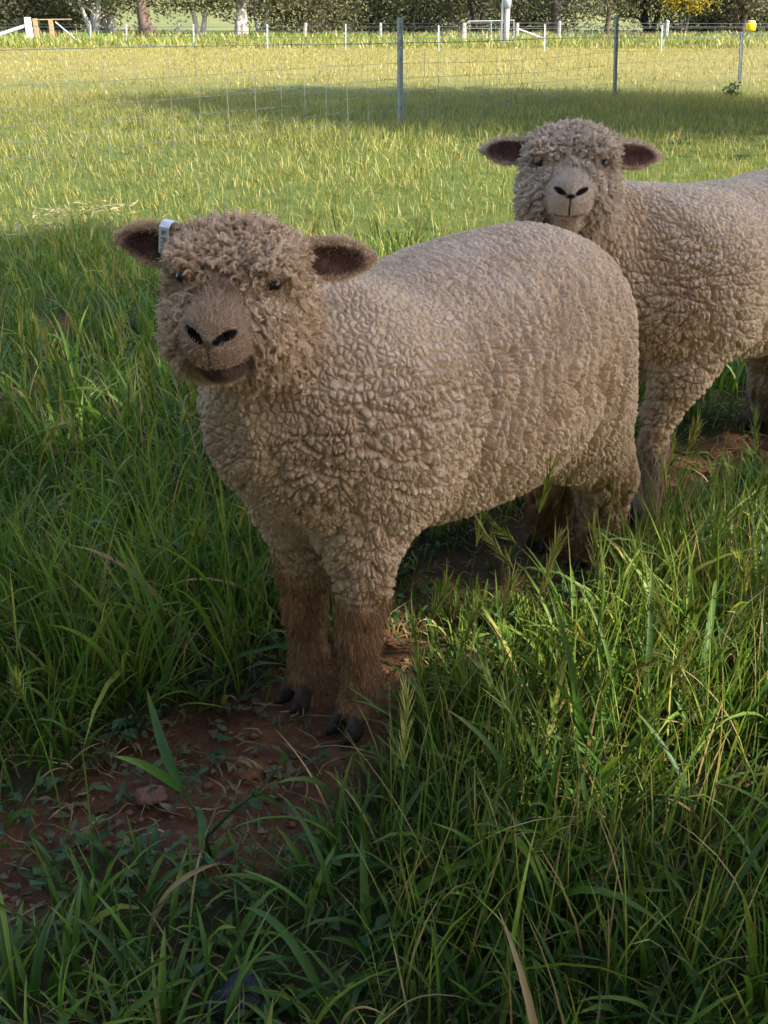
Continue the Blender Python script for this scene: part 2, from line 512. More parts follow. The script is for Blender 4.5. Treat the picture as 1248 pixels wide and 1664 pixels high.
T('multi', 152, 108, bark_pale, fol_grey, 'cluster of slim white gum stems behind the timber gateway', 0.4)
T('multi', 182, 114, bark_pale, fol_green, 'pale gum with forking stems between the gateway and the thick trunk', 2.2, 0.9)
T('big', 240, 100, bark_brown, fol_grey, 'thick brown-grey gum trunk right of the timber gateway', 1.0)
T('slim', 326, 104, bark_pale, fol_green, 'slim white gum with bent pale limbs against the green hill', 3.0)
T('big', 392, 103, bark_pale, fol_grey, 'big pale gum with a limb curving out to the right', 4.6, 0.95)
T('slim', 425, 108, bark_pale, fol_grey, 'thin pale gum just right of the one with the curving limb', 5.2, 0.9)
T('dense', 505, 110, bark_brown, fol_grey, 'dense bushy tree behind the grey leaning timber posts, left of centre', 0.3)
T('dense', 600, 118, bark_brown, fol_green, 'bushy olive tree standing behind the top of the nearest steel post', 2.6, 1.05)
T('dense', 690, 112, bark_dark, fol_grey, 'dense dark-stemmed tree behind the tubular gate on its left', 4.1)
T('slim', 775, 106, bark_dark, fol_dark, 'dark slender tree behind the tubular gate, left of the power pole', 1.5)
T('dense', 850, 116, bark_dark, fol_grey, 'bushy grey tree right behind the power pole', 5.5)
T('big', 905, 98, bark_dark, fol_dark, 'black-limbed spreading tree right of the power pole', 0.2, 0.8)
T('slim', 985, 108, bark_brown, fol_grey, 'brown-stemmed tree behind the middle steel post', 3.6)
T('multi', 1055, 112, bark_dark, fol_dark, 'dark stems behind the white slanting stay tube', 1.1)
T('round', 1108, 99, bark_dark, fol_wattle, 'wattle tree covered in yellow blossom', 0.9, 1.0, name='wattle_tree')
T('dense', 1150, 110, bark_dark, fol_dark, 'dark bushy tree right beside the yellow wattle', 3.9)
T('multi', 1205, 106, bark_brown, fol_grey, 'grey tree with many stems behind the yellow-capped post', 2.0)
T('dense', 1290, 112, bark_dark, fol_grey, 'grey bushy tree at the right end of the tree line', 5.0)
T('dense', 30, 112, bark_brown, fol_grey, 'grey bushy tree at the left end of the tree line', 1.9, 1.05)
T('dense', 95, 118, bark_brown, fol_green, 'olive bushy tree behind the timber gateway', 0.7)
T('dense', -70, 118, bark_brown, fol_green, 'olive bushy tree beyond the left edge of the tree line', 2.7)

# scrub and more trunks behind, reading as one mass
r_ = np.random.default_rng(77)
n = 30000
xs = r_.uniform(-85, 85, n); ys = r_.uniform(124, 165, n)
clx = r_.uniform(-85, 85, 170); cly = r_.uniform(124, 165, 170); clz = r_.uniform(1.5, 9.5, 170)
pick = r_.integers(0, 170, n)
gap = np.abs(clx / (cly * CP) * F_PX + CX - 345) < 26           # the hill shows between the pale gums
clz = np.where(gap, clz + 7, clz)
C = np.stack([clx[pick] + r_.normal(0, 2.0, n), cly[pick] + r_.normal(0, 1.6, n), np.maximum(0.25, clz[pick] + r_.normal(0, 1.5, n))], 1)
V, Fq, rn = leaf_cards(C, 0.55, r_)
obj('distant_scrub', np_mesh('distant_scrub', V, Fq, {'rnd': rn}, smooth=False), fol_grey, kind='stuff', label='grey-green scrub massed behind the far trees', category='scrub')

# two shade trees stand right of and behind the photographer: their crowns throw the shade over the sheep
TREE_KINDS['shade'] = dict(seed=41, H=8.6, trunk_r=0.22, crown_r=2.7, crown_lo=2.6, stems=1, nleaf=19000, leaf=0.17, fork=0.30, branch_vis=13, clump=0.42, low_fol=0.50)
TREE_KINDS['shade2'] = dict(seed=52, H=8.2, trunk_r=0.20, crown_r=2.8, crown_lo=2.2, stems=1, nleaf=46000, leaf=0.23, fork=0.30, branch_vis=12, clump=0.42, low_fol=0.45)
TREE_KINDS['sky_block'] = dict(seed=63, H=8.0, trunk_r=0.24, crown_r=3.2, crown_lo=1.3, stems=2, nleaf=16000, leaf=0.26, fork=0.15, branch_vis=9, clump=0.6, low_fol=0.55)  # unseen trees added to cut low sky light from behind and the left
SHADE = []
def sp(s, p):
    """a spot s metres towards the sun and p metres across it"""
    return s * SUN_H[0] - p * SUN_H[1], s * SUN_H[1] + p * SUN_H[0]
for (s, p, kind, rz, lab) in ((5.0, 0.6, 'shade', 0.3, 'leafy tree out of frame whose shade falls over the two sheep'), (-1.5, 11.5, 'shade2', 1.7, 'leafy tree out of frame whose shade falls across the near fence'), (-2.6, -5.2, 'sky_block', 0.8, 'low-crowned tree added out of frame behind the photographer to block low sky'), (3.4, -7.0, 'sky_block', 2.4, 'second low-crowned tree added out of frame behind the photographer to block sky near the sun'), (-7.5, -1.5, 'sky_block', 4.0, 'low-crowned tree added out of frame left of the photographer to block low sky')):
    x, y = sp(s, p) if kind != 'sky_block' else (s, p)
    SHADE.append(tree(kind, x, y, bark_brown, fol_green, lab, rz, 1.0, group='shade trees beside the camera', name='shade_tree'))

# near crown shaped for light: leaves cut for sun flecks, clumps added for shade
GAPS = [((0.40, 1.14, 0.13), 0.13), ((0.52, 1.25, 0.13), 0.09), ((0.68, 1.42, 0.12), 0.12), ((0.55, 0.98, 0.10), 0.07), ((0.30, 0.92, 0.12), 0.05), ((0.70, 1.12, 0.1), 0.08)]
SHADE_PLUGS = [((0.34, 1.62, 0.58), 0.20), ((0.20, 1.45, 0.60), 0.16), ((0.30, 1.50, 0.40), 0.16), ((0.05, 1.25, 0.45), 0.12), ((0.02, 1.18, 0.58), 0.14), ((0.62, 1.75, 0.55), 0.18), ((0.80, 1.95, 0.55), 0.20), ((-1.15, 4.3, 0.1), 0.30), ((-0.80, 3.9, 0.1), 0.30), ((-1.35, 3.8, 0.1), 0.30), ((-0.5, 3.5, 0.1), 0.25), ((-1.0, 3.2, 0.1), 0.25)]
st_ = SHADE[0]
cr_ = [c for c in st_.children if c.name.startswith('crown')][0]
me_ = cr_.data
nv_ = len(me_.vertices)
V_ = np.empty(nv_ * 3, np.float32); me_.vertices.foreach_get('co', V_); V_ = V_.reshape(-1, 4, 3).astype(float)
RN_ = np.empty(nv_, np.float32); me_.attributes['rnd'].data.foreach_get('value', RN_); RN_ = RN_.reshape(-1, 4)
ca_, sa_ = math.cos(st_.rotation_euler[2]), math.sin(st_.rotation_euler[2])
ROT = np.array([[ca_, -sa_, 0], [sa_, ca_, 0], [0, 0, 1]]); LOC = np.array(st_.location)
rb_ = np.random.default_rng(5)
extra = []
for (p, rad) in SHADE_PLUGS:
    k = int(520 * rad / 0.16)
    t_ = (4.6 + rb_.normal(0, 0.35, k)) / math.sin(SUN_EL)
    C_ = np.array(p) + np.array(_sv)[None] * t_[:, None] + rb_.normal(0, rad * 0.62, (k, 3))
    extra.append((C_ - LOC) @ ROT)
EV, EF, ER = leaf_cards(np.vstack(extra), 0.13, rb_)
V_ = np.concatenate([V_, EV.reshape(-1, 4, 3)]); RN_ = np.concatenate([RN_, ER.reshape(-1, 4)])
W_ = V_.mean(1) @ ROT.T + LOC
tr_ = sun_track(W_); keep_ = np.ones(len(V_), bool)
for (p, rad) in GAPS:
    q_ = sun_track(np.array(p, float)[None])[0]
    keep_ &= np.hypot(tr_[:, 0] - q_[0], tr_[:, 1] - q_[1]) > rad + 0.05
V_, RN_ = V_[keep_], RN_[keep_]
nm_ = np_mesh('crown', V_.reshape(-1, 3), np.arange(len(V_) * 4).reshape(-1, 4), {'rnd': RN_.ravel()}, smooth=False)
nm_.materials.append(fol_green)
cr_.data = nm_

# ------------------------------------------------------------------ fences and poles
galv = simple_mat('galvanised_steel', (0.13, 0.16, 0.18), (0.26, 0.30, 0.32), 9, 0.5, 0.55, 0.1)
galv_bright = simple_mat('galvanised_pale', (0.2736, 0.3168, 0.3168), (0.4176, 0.4536, 0.4464), 6, 0.6, 0.1, 0.1)
wire_m = simple_mat('fence_wire', (0.08, 0.08, 0.075), (0.18, 0.18, 0.17), 30, 0.5, 0.5, 0)
stay_m = simple_mat('stay_wire_zinc', (0.15, 0.155, 0.145), (0.27, 0.275, 0.26), 30, 0.5, 0.3, 0)
old_wood = simple_mat('weathered_timber', (0.1820, 0.1540, 0.1330), (0.3640, 0.3220, 0.2800), 5, 0.9, 0, 0.5)
tan_wood = simple_mat('tan_timber', (0.2550, 0.1575, 0.0750), (0.4125, 0.2850, 0.1500), 4, 0.85, 0, 0.4)
white_paint = simple_mat('white_paint', (0.5600, 0.5520, 0.5200), (0.6800, 0.6720, 0.6400), 5, 0.6, 0, 0.1)
concrete_m = simple_mat('pole_concrete', (0.2800, 0.2660, 0.2450), (0.4340, 0.4200, 0.3920), 4, 0.85, 0, 0.3)
pole_shade_m = simple_mat('pole_shade', (0.16, 0.17, 0.18), (0.28, 0.29, 0.30), 5, 0.5, 0.5, 0.1)  # grey for the pole's shaded side
yellow_plastic = simple_mat('yellow_plastic', (0.75, 0.50, 0.005), (0.88, 0.62, 0.01), 12, 0.4, 0, 0.05)
tan_plastic = simple_mat('faded_cap', (0.62, 0.42, 0.25), (0.74, 0.55, 0.36), 12, 0.6, 0, 0.05)

def star_picket(H, w=0.026):
    """Y-section steel post with wire holes, spiked top"""
    mb = MB()
    t = 0.006
    for a in (R(90), R(210), R(330)):
        Rm = np.array([[math.cos(a), -math.sin(a), 0], [math.sin(a), math.cos(a), 0], [0, 0, 1]])
        mb.box(Rm @ np.array([w * 0.55, 0, H / 2 - 0.1]), (w * 1.1, t, H + 0.2), Rm)
        mb.box(Rm @ np.array([w * 1.1, 0, H / 2 - 0.1]), (t * 0.9, t * 1.9, H + 0.196), Rm)
    for k in range(int(H / 0.07)):
        mb.box((0.004, -w * 0.62, 0.06 + k * 0.07), (0.016, 0.0095, 0.007))
    return mb

def lean_to(o, px_slope, x):
    """real posts lean a little: tilt in the fence plane"""
    o.rotation_euler = (0, px_slope, o.rotation_euler[2])

# near fence: steel pickets and hinge-joint wire, running from lower left to upper right
fence = empty('wire_fence', (0, 0, 0), label='near steel-picket fence with thin wire mesh across the sunny paddock', category='fence')
near_posts = [(650, 205, 0.90), (998, 158, 0.97), (1201, 136, 0.78)]
pts = [ground_at(px, py) for px, py, _ in near_posts]
dirv = (pts[2] - pts[0]); dirv[2] = 0; dirv /= np.linalg.norm(dirv)
left_pts = [pts[0] - dirv * d for d in (5.2, 10.4)]
right_pts = [pts[2] + dirv * d for d in (5.0,)]
for (q, h, sl) in list(zip(pts, (0.945, 0.99, 0.78), (-0.012, -0.085, -0.13))) + [(left_pts[0], 0.95, 0.02)] + [(right_pts[0], 0.95, 0.05)]:
    po = obj('post', star_picket(h).mesh('post'), galv, fence)
    po.location = (q[0], q[1], float(ground_z(q[0], q[1])))
    po.rotation_euler = (0, sl, R(20))
line = [left_pts[1], left_pts[0], pts[0], pts[1], pts[2], right_pts[0]]
def along(s0, s1, n):
    cum = [0]
    for a, b in zip(line[:-1], line[1:]):
        cum.append(cum[-1] + np.linalg.norm(b - a))
    s = np.linspace(s0, s1, n)
    return np.stack([np.interp(s, cum, [q[i] for q in line]) for i in range(2)] + [s * 0], 1), cum
_, cum = along(0, 1, 2)
for hgt in (0.10, 0.19, 0.29, 0.41, 0.55, 0.74):
    P, _ = along(0, cum[-1], 60)
    P[:, 2] = hgt + 0.012 * np.sin(np.linspace(0, 25, 60) + hgt * 9) - 0.015 * np.abs(np.sin(np.linspace(0, cum[-1], 60) / 5.2 * math.pi))
    obj('strand', MB().tube(P, 0.0016 if hgt < 0.7 else 0.0032, 4).mesh('strand'), wire_m, fence)
stay_me = MB().tube(np.array([[0, 0, 0.02], [0.004, 0, 0.25], [0, 0.003, 0.5], [0, 0, 0.74]]), 0.0019, 4).mesh('stay_wire')
s = 3.0
while s < cum[-1]:
    P, _ = along(s, s, 1)
    so = obj('stay_wire', stay_me, stay_m, fence)
    so.location = P[0]; so.rotation_euler = (random.uniform(-0.02, 0.02), random.uniform(-0.02, 0.02), random.uniform(0, 6))
    s += 0.30
# yellow plastic cap fixed on the third picket
q = pts[2]
cap = empty('post_cap', (q[0] + 0.055, q[1], 0.80), label='bright yellow plastic box capping the right-hand steel post', category='insulator')
th = np.linspace(0, 2 * math.pi, 17)[:-1]
mbc = MB()
mbc.tube(np.array([[0, 0, 0.0], [0, 0, 0.012], [0, 0, 0.10], [0, 0, 0.115]]), [0.070, 0.078, 0.080, 0.066], 14)
obj('housing', mbc.mesh('housing', True), yellow_plastic, cap)
obj('lid', MB().tube(np.array([[0, 0, 0.117], [0, 0, 0.135], [0, 0, 0.150]]), [0.060, 0.062, 0.045], 14).mesh('lid', True), tan_plastic, cap)
obj('bracket', MB().box((-0.03, 0, -0.045), (0.016, 0.03, 0.09)).mesh('bracket'), galv, cap)

# far fence of pale steel posts
far = empty('paddock_fence', (0, 0, 0), label='far fence of pale steel posts along the edge of the yellow field', category='fence')
fp = [(148, 73), (206, 76), (315, 78), (435, 81), (562, 82), (713, 85), (885, 84), (1075, 84), (1300, 84), (-60, 71)]
tops = {148: 40, 206: 39, 315: 39, 435: 39, 562: 39, 713: 41, 885: 39, 1075: 40, 1300: 40, -60: 40}
fpos = []
for px, py in fp:
    g = ground_at(px, py)
    D = g[1]
    h = at_depth(px, tops[px], D)[2]
    m = star_picket(max(h, 0.6), 0.032)
    po = obj('post', m.mesh('post'), galv_bright, far)
    po.location = (g[0], g[1], 0); po.rotation_euler = (0, -(px - CX) / 4400.0 + random.uniform(-0.01, 0.01), R(15)); fpos.append(g)
order = sorted(fpos, key=lambda q: q[0])
for hgt in (0.22, 0.45, 0.66, 0.84):
    obj('strand', MB().tube(np.array([q + np.array([0, 0, hgt]) for q in order]), 0.006, 4).mesh('strand'), wire_m, far)

# old boundary fence of split timber posts behind it
old = empty('timber_post_fence', (0, 0, 0), label='old boundary fence of weathered split timber posts before the trees', category='fence')
opos = []
for px, py, top, wd, lean in ((290, 59, 33, 4.5, 0.02), (388, 62, 35, 6, -0.02), (495, 63, 37, 6, 0.10), (618, 66, 37, 5, 0.03), (752, 73, 38, 7, 0.07), (907, 72, 35, 6, 0.09), (1081, 68, 33, 7, 0.10), (-40, 60, 34, 6, 0.0), (1310, 66, 34, 6, 0.05)):
    g = ground_at(px, py); D = g[1]
    h = at_depth(px, top, D)[2]
    wm = wd / F_PX * (D * CP)
    mb = MB()
    k = 7
    rr = [wm * 0.56, wm * 0.54, wm * 0.50, wm * 0.46, wm * 0.33]
    zz = [-0.3, h * 0.3, h * 0.7, h * 0.96, h]
    mb.tube(np.array([[random.uniform(-1, 1) * wm * 0.08, 0, z] for z in zz]), rr, k)
    po = obj('post', mb.mesh('post'), old_wood, old)
    po.location = g; po.rotation_euler = (0, lean - (px - CX) / 4400.0, random.random() * 3); opos.append(g)
order = sorted(opos, key=lambda q: q[0])
for hgt in (0.45, 0.75, 1.0):
    obj('strand', MB().tube(np.array([q + np.array([0, 0, hgt]) for q in order]), 0.008, 4).mesh('strand'), wire_m, old)

# gateway at the far left: white strainer post with its strut, timber frame, braces
def post_px(px, py, top, wd):
    g = ground_at(px, py); h = at_depth(px, top, g[1])[2]
    return g, h, wd / F_PX * (g[1] * CP)
def beam(name, a, b, w, m, parent, k=4):
    return obj(name, MB().tube(np.array([a, (np.array(a) + b) / 2, b]), w, k).mesh(name), m, parent)
g, h, w = post_px(50, 68, 28, 9)
wp = empty('strainer_post', tuple(g), label='white painted strainer post with a slanting white strut', category='post')
mbp = MB(); mbp.box((0, 0, h / 2 - 0.15), (w, w, h + 0.3), taper=0.92)
obj('post', mbp.mesh('post'), white_paint, wp)
e = at_depth(-30, 64, g[1]) - g; a = at_depth(47, 40, g[1]) - g
beam('strut', a, np.array([e[0], -0.2, 0.05]), w * 0.28, white_paint, wp, 8)
gw = empty('timber_gateway', tuple(ground_at(88, 70)), label='tan timber gateway frame with crossed bracing wires', category='gateway')
o0 = ground_at(88, 70)
for px, py, top, wd in ((61, 64, 30, 6), (87, 70, 31, 6)):
    g, h, w = post_px(px, py, top, wd)
    mbp = MB(); mbp.box(g - o0 + np.array([0, 0, h / 2 - 0.15]), (w, w, h + 0.3)); obj('post', mbp.mesh('post'), tan_wood, gw)
Dg = o0[1]
def gpx(px, py, D=None):
    return at_depth(px, py, D or Dg) - o0
beam('rail', gpx(58, 32), gpx(116, 31.5), 0.035, tan_wood, gw, 6)
for (x0, y0, x1, y1) in ((62, 44, 72, 66), (84, 42, 71, 66)):
    beam('brace_wire', gpx(x0, y0), gpx(x1, y1), 0.022, wire_m, gw)
beam('ground_rail', gpx(55, 66), gpx(86, 67.5), 0.028, bark_dark, gw)
beam('strut', gpx(90, 36), gpx(134, 73), 0.040, galv_bright, gw, 8)

# power pole
g, h, w = post_px(818, 75, 9, 12)
pole = empty('power_pole', tuple(g), label='tall grey power pole standing by the tubular gate', category='pole')
obj('butt', MB().tube(np.array([[0.10, 0, -0.3], [0.10, 0, 1.0], [0.10, 0, h], [0.09, 0, h + 5.8]]), [w * 0.40, w * 0.40, w * 0.38, w * 0.30], 12).mesh('butt', True), concrete_m, pole)
obj('shade_strip', MB().box((-w * 0.36, 0.02, 1.05), (w * 0.26, w * 0.5, 2.6)).mesh('shade_strip'), pole_shade_m, pole)  # dark strip standing in for the shade on the pole's left side
obj('collar', MB().tube(np.array([[0.09, 0, h - 0.1], [0.09, 0, h + 0.5]]), w * 0.52, 12).mesh('collar', True), galv_bright, pole)

# tubular gate
g0, h0, _ = post_px(757, 70, 34, 5); g1, h1, _ = post_px(836, 66, 33, 5)
gate = empty('tubular_gate', tuple(g0), label='grey tubular steel gate with a rounded corner beside the power pole', category='gate')
Gd = g0[1]
def tg(px, py): return at_depth(px, py, Gd) - g0
obj('gate_frame', MB().tube(np.array([tg(757, 70), tg(757, 50), tg(757.5, 38), tg(761, 34.5), tg(800, 34), tg(836, 33)]), 0.030, 6).mesh('gate_frame'), galv_bright, gate)
for px in (798, 835):
    beam('bar', tg(px, 33.5), tg(px, 66), 0.022, galv_bright, gate, 6)
for py in (46, 57):
    beam('bar', tg(758, py), tg(836, py), 0.012, wire_m, gate)
# second, farther rail fence
g = ground_at(664, 51)
rf = empty('rail_fence', tuple(g), label='low pale rail on short posts behind the old timber fence', category='fence')
def rfp(px, py): return at_depth(px, py, g[1]) - g
for px, wd in ((664, 4.5), (746, 4)):
    beam('post', rfp(px, 53), rfp(px, 35), wd / F_PX * g[1] * 0.45, old_wood, rf, 6)
beam('rail', rfp(664, 36), rfp(746, 36.5), 0.055, old_wood, rf)
for a, b in (((683, 36), (677, 46)), ((697, 38), (692, 48))):
    beam('slat', rfp(*a), rfp(*b), 0.05, old_wood, rf)
# strutted post right of the pole
g, h, w = post_px(839, 69, 37, 7)
st = empty('strutted_post', tuple(g), label='weathered strainer post with a white strut, right of the power pole', category='post')
obj('post', MB().tube(np.array([[0, 0, -0.3], [0, 0, h * 0.6], [0, 0, h]]), [w * 0.5, w * 0.47, w * 0.40], 7).mesh('post'), old_wood, st)
beam('strut', at_depth(842, 47, g[1]) - g, at_depth(888, 64, g[1]) - g, 0.04, white_paint, st, 8)
# guy stay of the pole
b0 = ground_at(1052, 47); 
sy = empty('stay_tube', tuple(b0), label='white slanting tube guarding a stay wire, running up out of sight', category='stay')
d = at_depth(1018, 0, b0[1]) - b0
obj('tube', MB().tube(np.array([[0, 0, 0], d * 0.5, d, d * 1.6]), 0.13, 8).mesh('tube', True), white_paint, sy)
obj('wire', MB().tube(np.array([d * 1.6, d * 4]), 0.02, 4).mesh('wire'), wire_m, sy)

# ------------------------------------------------------------------ grass
def blade_mesh(base, L, W, az, tilt, curl, seg, cols, r, fold=0.25, twist=0.6, sway=0.12, wbase=0.55):
    """ribbons that grow from base, lean to az and droop; returns V, F, t and the tips"""
    n = len(base)
    t = np.linspace(0, 1, seg + 1)
    ang = tilt[:, None] + curl[:, None] * t[None] ** 1.4
    st = (L / seg)[:, None]
    mid = (ang[:, 1:] + ang[:, :-1]) / 2
    hh = np.concatenate([np.zeros((n, 1)), np.cumsum(np.sin(mid) * st, 1)], 1)
    vv = np.concatenate([np.zeros((n, 1)), np.cumsum(np.cos(mid) * st, 1)], 1)
    sw = r.normal(0, 1, n)[:, None] * sway * L[:, None] * t[None] ** 2
    ca, sa = np.cos(az)[:, None], np.sin(az)[:, None]
    C = np.stack([base[:, 0:1] + hh * ca - sw * sa, base[:, 1:2] + hh * sa + sw * ca, base[:, 2:3] + vv], -1)
    C[:, 1:, 2] = np.maximum(C[:, 1:, 2], base[:, 2:3] + 0.004 + 0.004 * r.random((n, 1)))
    nrm = np.stack([-np.cos(ang) * ca, -np.cos(ang) * sa, np.sin(ang)], -1)
    side = np.stack([-sa * np.ones_like(ang), ca * np.ones_like(ang), np.zeros_like(ang)], -1)
    tw = (r.normal(0, twist, n)[:, None] * t[None] + r.normal(0, 0.35, n)[:, None])[..., None]
    sd_ = side * np.cos(tw) + nrm * np.sin(tw); nr = -side * np.sin(tw) + nrm * np.cos(tw)
    prof = np.minimum(1, wbase + (1 - wbase) * t * 3.0) * (1 - t ** 2.2) ** 0.75
    w = (W[:, None] * prof[None])[..., None] * 0.5
    if cols == 3:
        V = np.stack([C - sd_ * w, C - nr * w * fold * 2, C + sd_ * w], 2)
    else:
        V = np.stack([C - sd_ * w, C + sd_ * w], 2)
    V = V.reshape(-1, 3)
    b = (np.arange(n) * (seg + 1) * cols)[:, None, None]
    i = (np.arange(seg) * cols)[None, :, None]; j = np.arange(cols - 1)[None, None]
    q = (b + i + j).reshape(-1)
    Fq = np.stack([q, q + 1, q + cols + 1, q + cols], 1)
    T = np.tile(np.repeat(t, cols), n)
    tipdir = C[:, -1] - C[:, -2]; tipdir /= np.linalg.norm(tipdir, axis=1)[:, None]
    return V, Fq, T, C[:, -1], tipdir

class Turf:
    def __init__(self):
        self.V = []; self.F = []; self.A = {'rnd': [], 'tt': [], 'dry': [], 'yel': []}; self.n = 0
    def add(self, V, Fq, T, rnd, dry, yl):
        k = len(V) // len(rnd)
        self.V.append(V); self.F.append(Fq + self.n); self.n += len(V)
        self.A['tt'].append(T); self.A['rnd'].append(np.repeat(rnd, k)); self.A['dry'].append(np.repeat(dry, k)); self.A['yel'].append(np.repeat(yl, k))
    def build(self, name, m, **kw):
        me = np_mesh(name, np.vstack(self.V), np.vstack(self.F), {k: np.concatenate(v) for k, v in self.A.items()})
        return obj(name, me, m, kind='stuff', **kw)

def frustum_points(n, y0, y1, margin, r, power=1.0):
    """points spread evenly over the ground the lens sees, with a margin to the sides"""
    Y = y0 + (y1 - y0) * r.random(n * 3) ** power
    half = 0.352 * Y + 0.16 + margin
    keep = r.random(n * 3) < half / half.max()
    Y = Y[keep][:n]; half = half[keep][:n]
    return (r.random(len(Y)) * 2 - 1) * half, Y

SHEEP_AT = [((0.117, 1.375), R(228), 1.0), ((0.720, 1.985), math.atan2(-0.669, -0.743), 1.02)]
def under_sheep(x, y):
    m = np.zeros(np.shape(x), bool)
    for (cx_, cy_), yw, sc in SHEEP_AT:
        dx, dy = (x - cx_) / sc, (y - cy_) / sc
        u = dx * math.cos(yw) + dy * math.sin(yw); v = -dx * math.sin(yw) + dy * math.cos(yw)
        m |= (u / 0.44) ** 2 + (v / 0.20) ** 2 < 1
    return m
def near_hoof(x, y):
    m = np.zeros(np.shape(x), bool)
    for ((cx_, cy_), yw, sc), feet in zip(SHEEP_AT, ([(0.314, 0.072), (0.316, -0.030), (-0.300, 0.078), (-0.315, -0.035)], [(0.32, 0.045), (0.33, -0.05), (-0.305, 0.055), (-0.30, -0.055)])):
        for fx, fy in feet:
            hx_ = cx_ + sc * (fx * math.cos(yw) - fy * math.sin(yw)); hy_ = cy_ + sc * (fx * math.sin(yw) + fy * math.cos(yw))
            m |= np.hypot(x - hx_, y - hy_) < 0.055
    return m

G_NEAR = [(0.0, (0.032, 0.082, 0.020)), (0.30, (0.062, 0.142, 0.023)), (0.6, (0.115, 0.21, 0.026)), (0.85, (0.22, 0.285, 0.040)), (1.0, (0.38, 0.345, 0.09))]
G_YEL = [(0.0, (0.155, 0.165, 0.032)), (0.4, (0.25, 0.222, 0.055)), (0.75, (0.315, 0.265, 0.085)), (1.0, (0.37, 0.325, 0.15))]
grass_m = leaf_mat('grass_blades', G_NEAR, tip=(0.20, 0.22, 0.06), trans=0.38, rough=0.42, yel=G_YEL)

# --- tall grass round the sheep, in tufts
r = np.random.default_rng(101)
near = Turf()
def tufts(n, y0, y1, margin, per, seg, cols, Wk, Lk, power=1.0, spread=0.035):
    tx, ty = frustum_points(n, y0, y1, margin, r, power)
    b = bareness(tx, ty)
    keep = r.random(len(tx)) > b * 0.985
    tx, ty, b = tx[keep], ty[keep], b[keep]
    patch = vnoise(np.stack([tx, ty, 0 * tx], 1), 2.2, 91)
    P2 = np.stack([tx, ty, 0 * tx], 1)
    k = per
    m = len(tx)
    bx = np.repeat(tx, k) + r.normal(0, spread, m * k); by = np.repeat(ty, k) + r.normal(0, spread, m * k)
    az = np.arctan2(by - np.repeat(ty, k), bx - np.repeat(tx, k)) + r.normal(0, 0.7, m * k)
    pb = np.repeat(patch, k)
    q = r.random(m * k)
    fine = q < 0.34
    dry = (q > 0.875 - 0.07 * np.clip(pb, -1, 1)).astype(float)
    lowleft = sstep(0.10, -0.15, bx) * sstep(1.15, 0.90, by)
    L = (0.065 + 0.165 * r.random(m * k) ** 1.5) * (1 + 0.35 * pb) * (1 - 0.42 * lowleft) * Lk
    L = np.where(dry > 0, L * 0.75, L) * (1 - 0.55 * sstep(2.9, 4.5, by))
    L = np.where(under_sheep(bx, by), np.minimum(L, 0.10), L)
    L *= 1 - 0.5 * bareness(bx, by)
    L *= 1 - 0.45 * sstep(0.22, 0.04, poly_dist(bx, by, UNDER))
    W = np.where(fine, 0.0018 + 0.0014 * r.random(m * k), 0.0040 + 0.0058 * r.random(m * k) ** 1.7) * Wk
    W = np.where(dry > 0, 0.0018 + 0.0022 * r.random(m * k), W)
    tilt = np.abs(r.normal(0.16, 0.26, m * k)) + 0.35 * lowleft * r.random(m * k) + dry * 0.6 * r.random(m * k)
    curl = np.abs(r.normal(0.55, 0.80, m * k)) + dry * r.random(m * k) * 1.8 + lowleft * 0.7
    curl = np.where(fine & (dry == 0), curl * 0.5, curl)
    ok = ~near_hoof(bx, by)
    base = np.stack([bx, by, ground_z(bx, by) - 0.006], 1)[ok]
    V, Fq, T, tip, td = blade_mesh(base, L[ok], W[ok], az[ok], tilt[ok], curl[ok], seg, cols, r)
    rnd = np.clip(0.42 + 0.20 * pb[ok] + r.normal(0, 0.27, ok.sum()), 0, 1)
    near.add(V, Fq, T, rnd, dry[ok], np.zeros(ok.sum()))
tufts(1750, 0.42, 1.5, 0.42, 9, 5, 3, 1.0, 1.0)
tufts(900, 1.5, 2.4, 0.45, 9, 4, 2, 1.05, 0.85)
tufts(2100, 2.4, 4.6, 0.50, 9, 3, 2, 1.1, 0.85)
# long broad leaves that arch over, and tall straw stalks
def strays(n, y0, y1, L0, L1, W0, W1, t0, c0, c1, dry, seg=8):
    x, y = frustum_points(n, y0, y1, 0.15, r)
    ok = (r.random(len(x)) > bareness(x, y)) & ~under_sheep(x, y) & (poly_dist(x, y, UNDER) > 0.06)
    x, y = x[ok], y[ok]; n = len(x)
    base = np.stack([x, y, ground_z(x, y) - 0.005], 1)
    V, Fq, T, _, _ = blade_mesh(base, (L0 + (L1 - L0) * r.random(n)) * (1 - 0.4 * sstep(0.10, -0.15, x) * sstep(1.15, 0.9, y)), W0 + (W1 - W0) * r.random(n), r.random(n) * 6.28, np.abs(r.normal(t0, 0.2, n)), c0 + (c1 - c0) * r.random(n), seg, 3, r, sway=0.10)
    near.add(V, Fq, T, np.clip(r.normal(0.35, 0.25, n), 0, 1), np.where(r.random(n) < dry, 1.0, 0.0), np.zeros(n))
strays(900, 0.5, 3.2, 0.13, 0.28, 0.007, 0.013, 0.15, 0.6, 2.2, 0.05)
strays(420, 0.5, 3.0, 0.12, 0.28, 0.002, 0.0035, 0.25, 0.2, 1.6, 1.0)
strays(700, 0.6, 3.2, 0.18, 0.32, 0.0022, 0.0035, 0.08, 0.0, 0.5, 0.14)
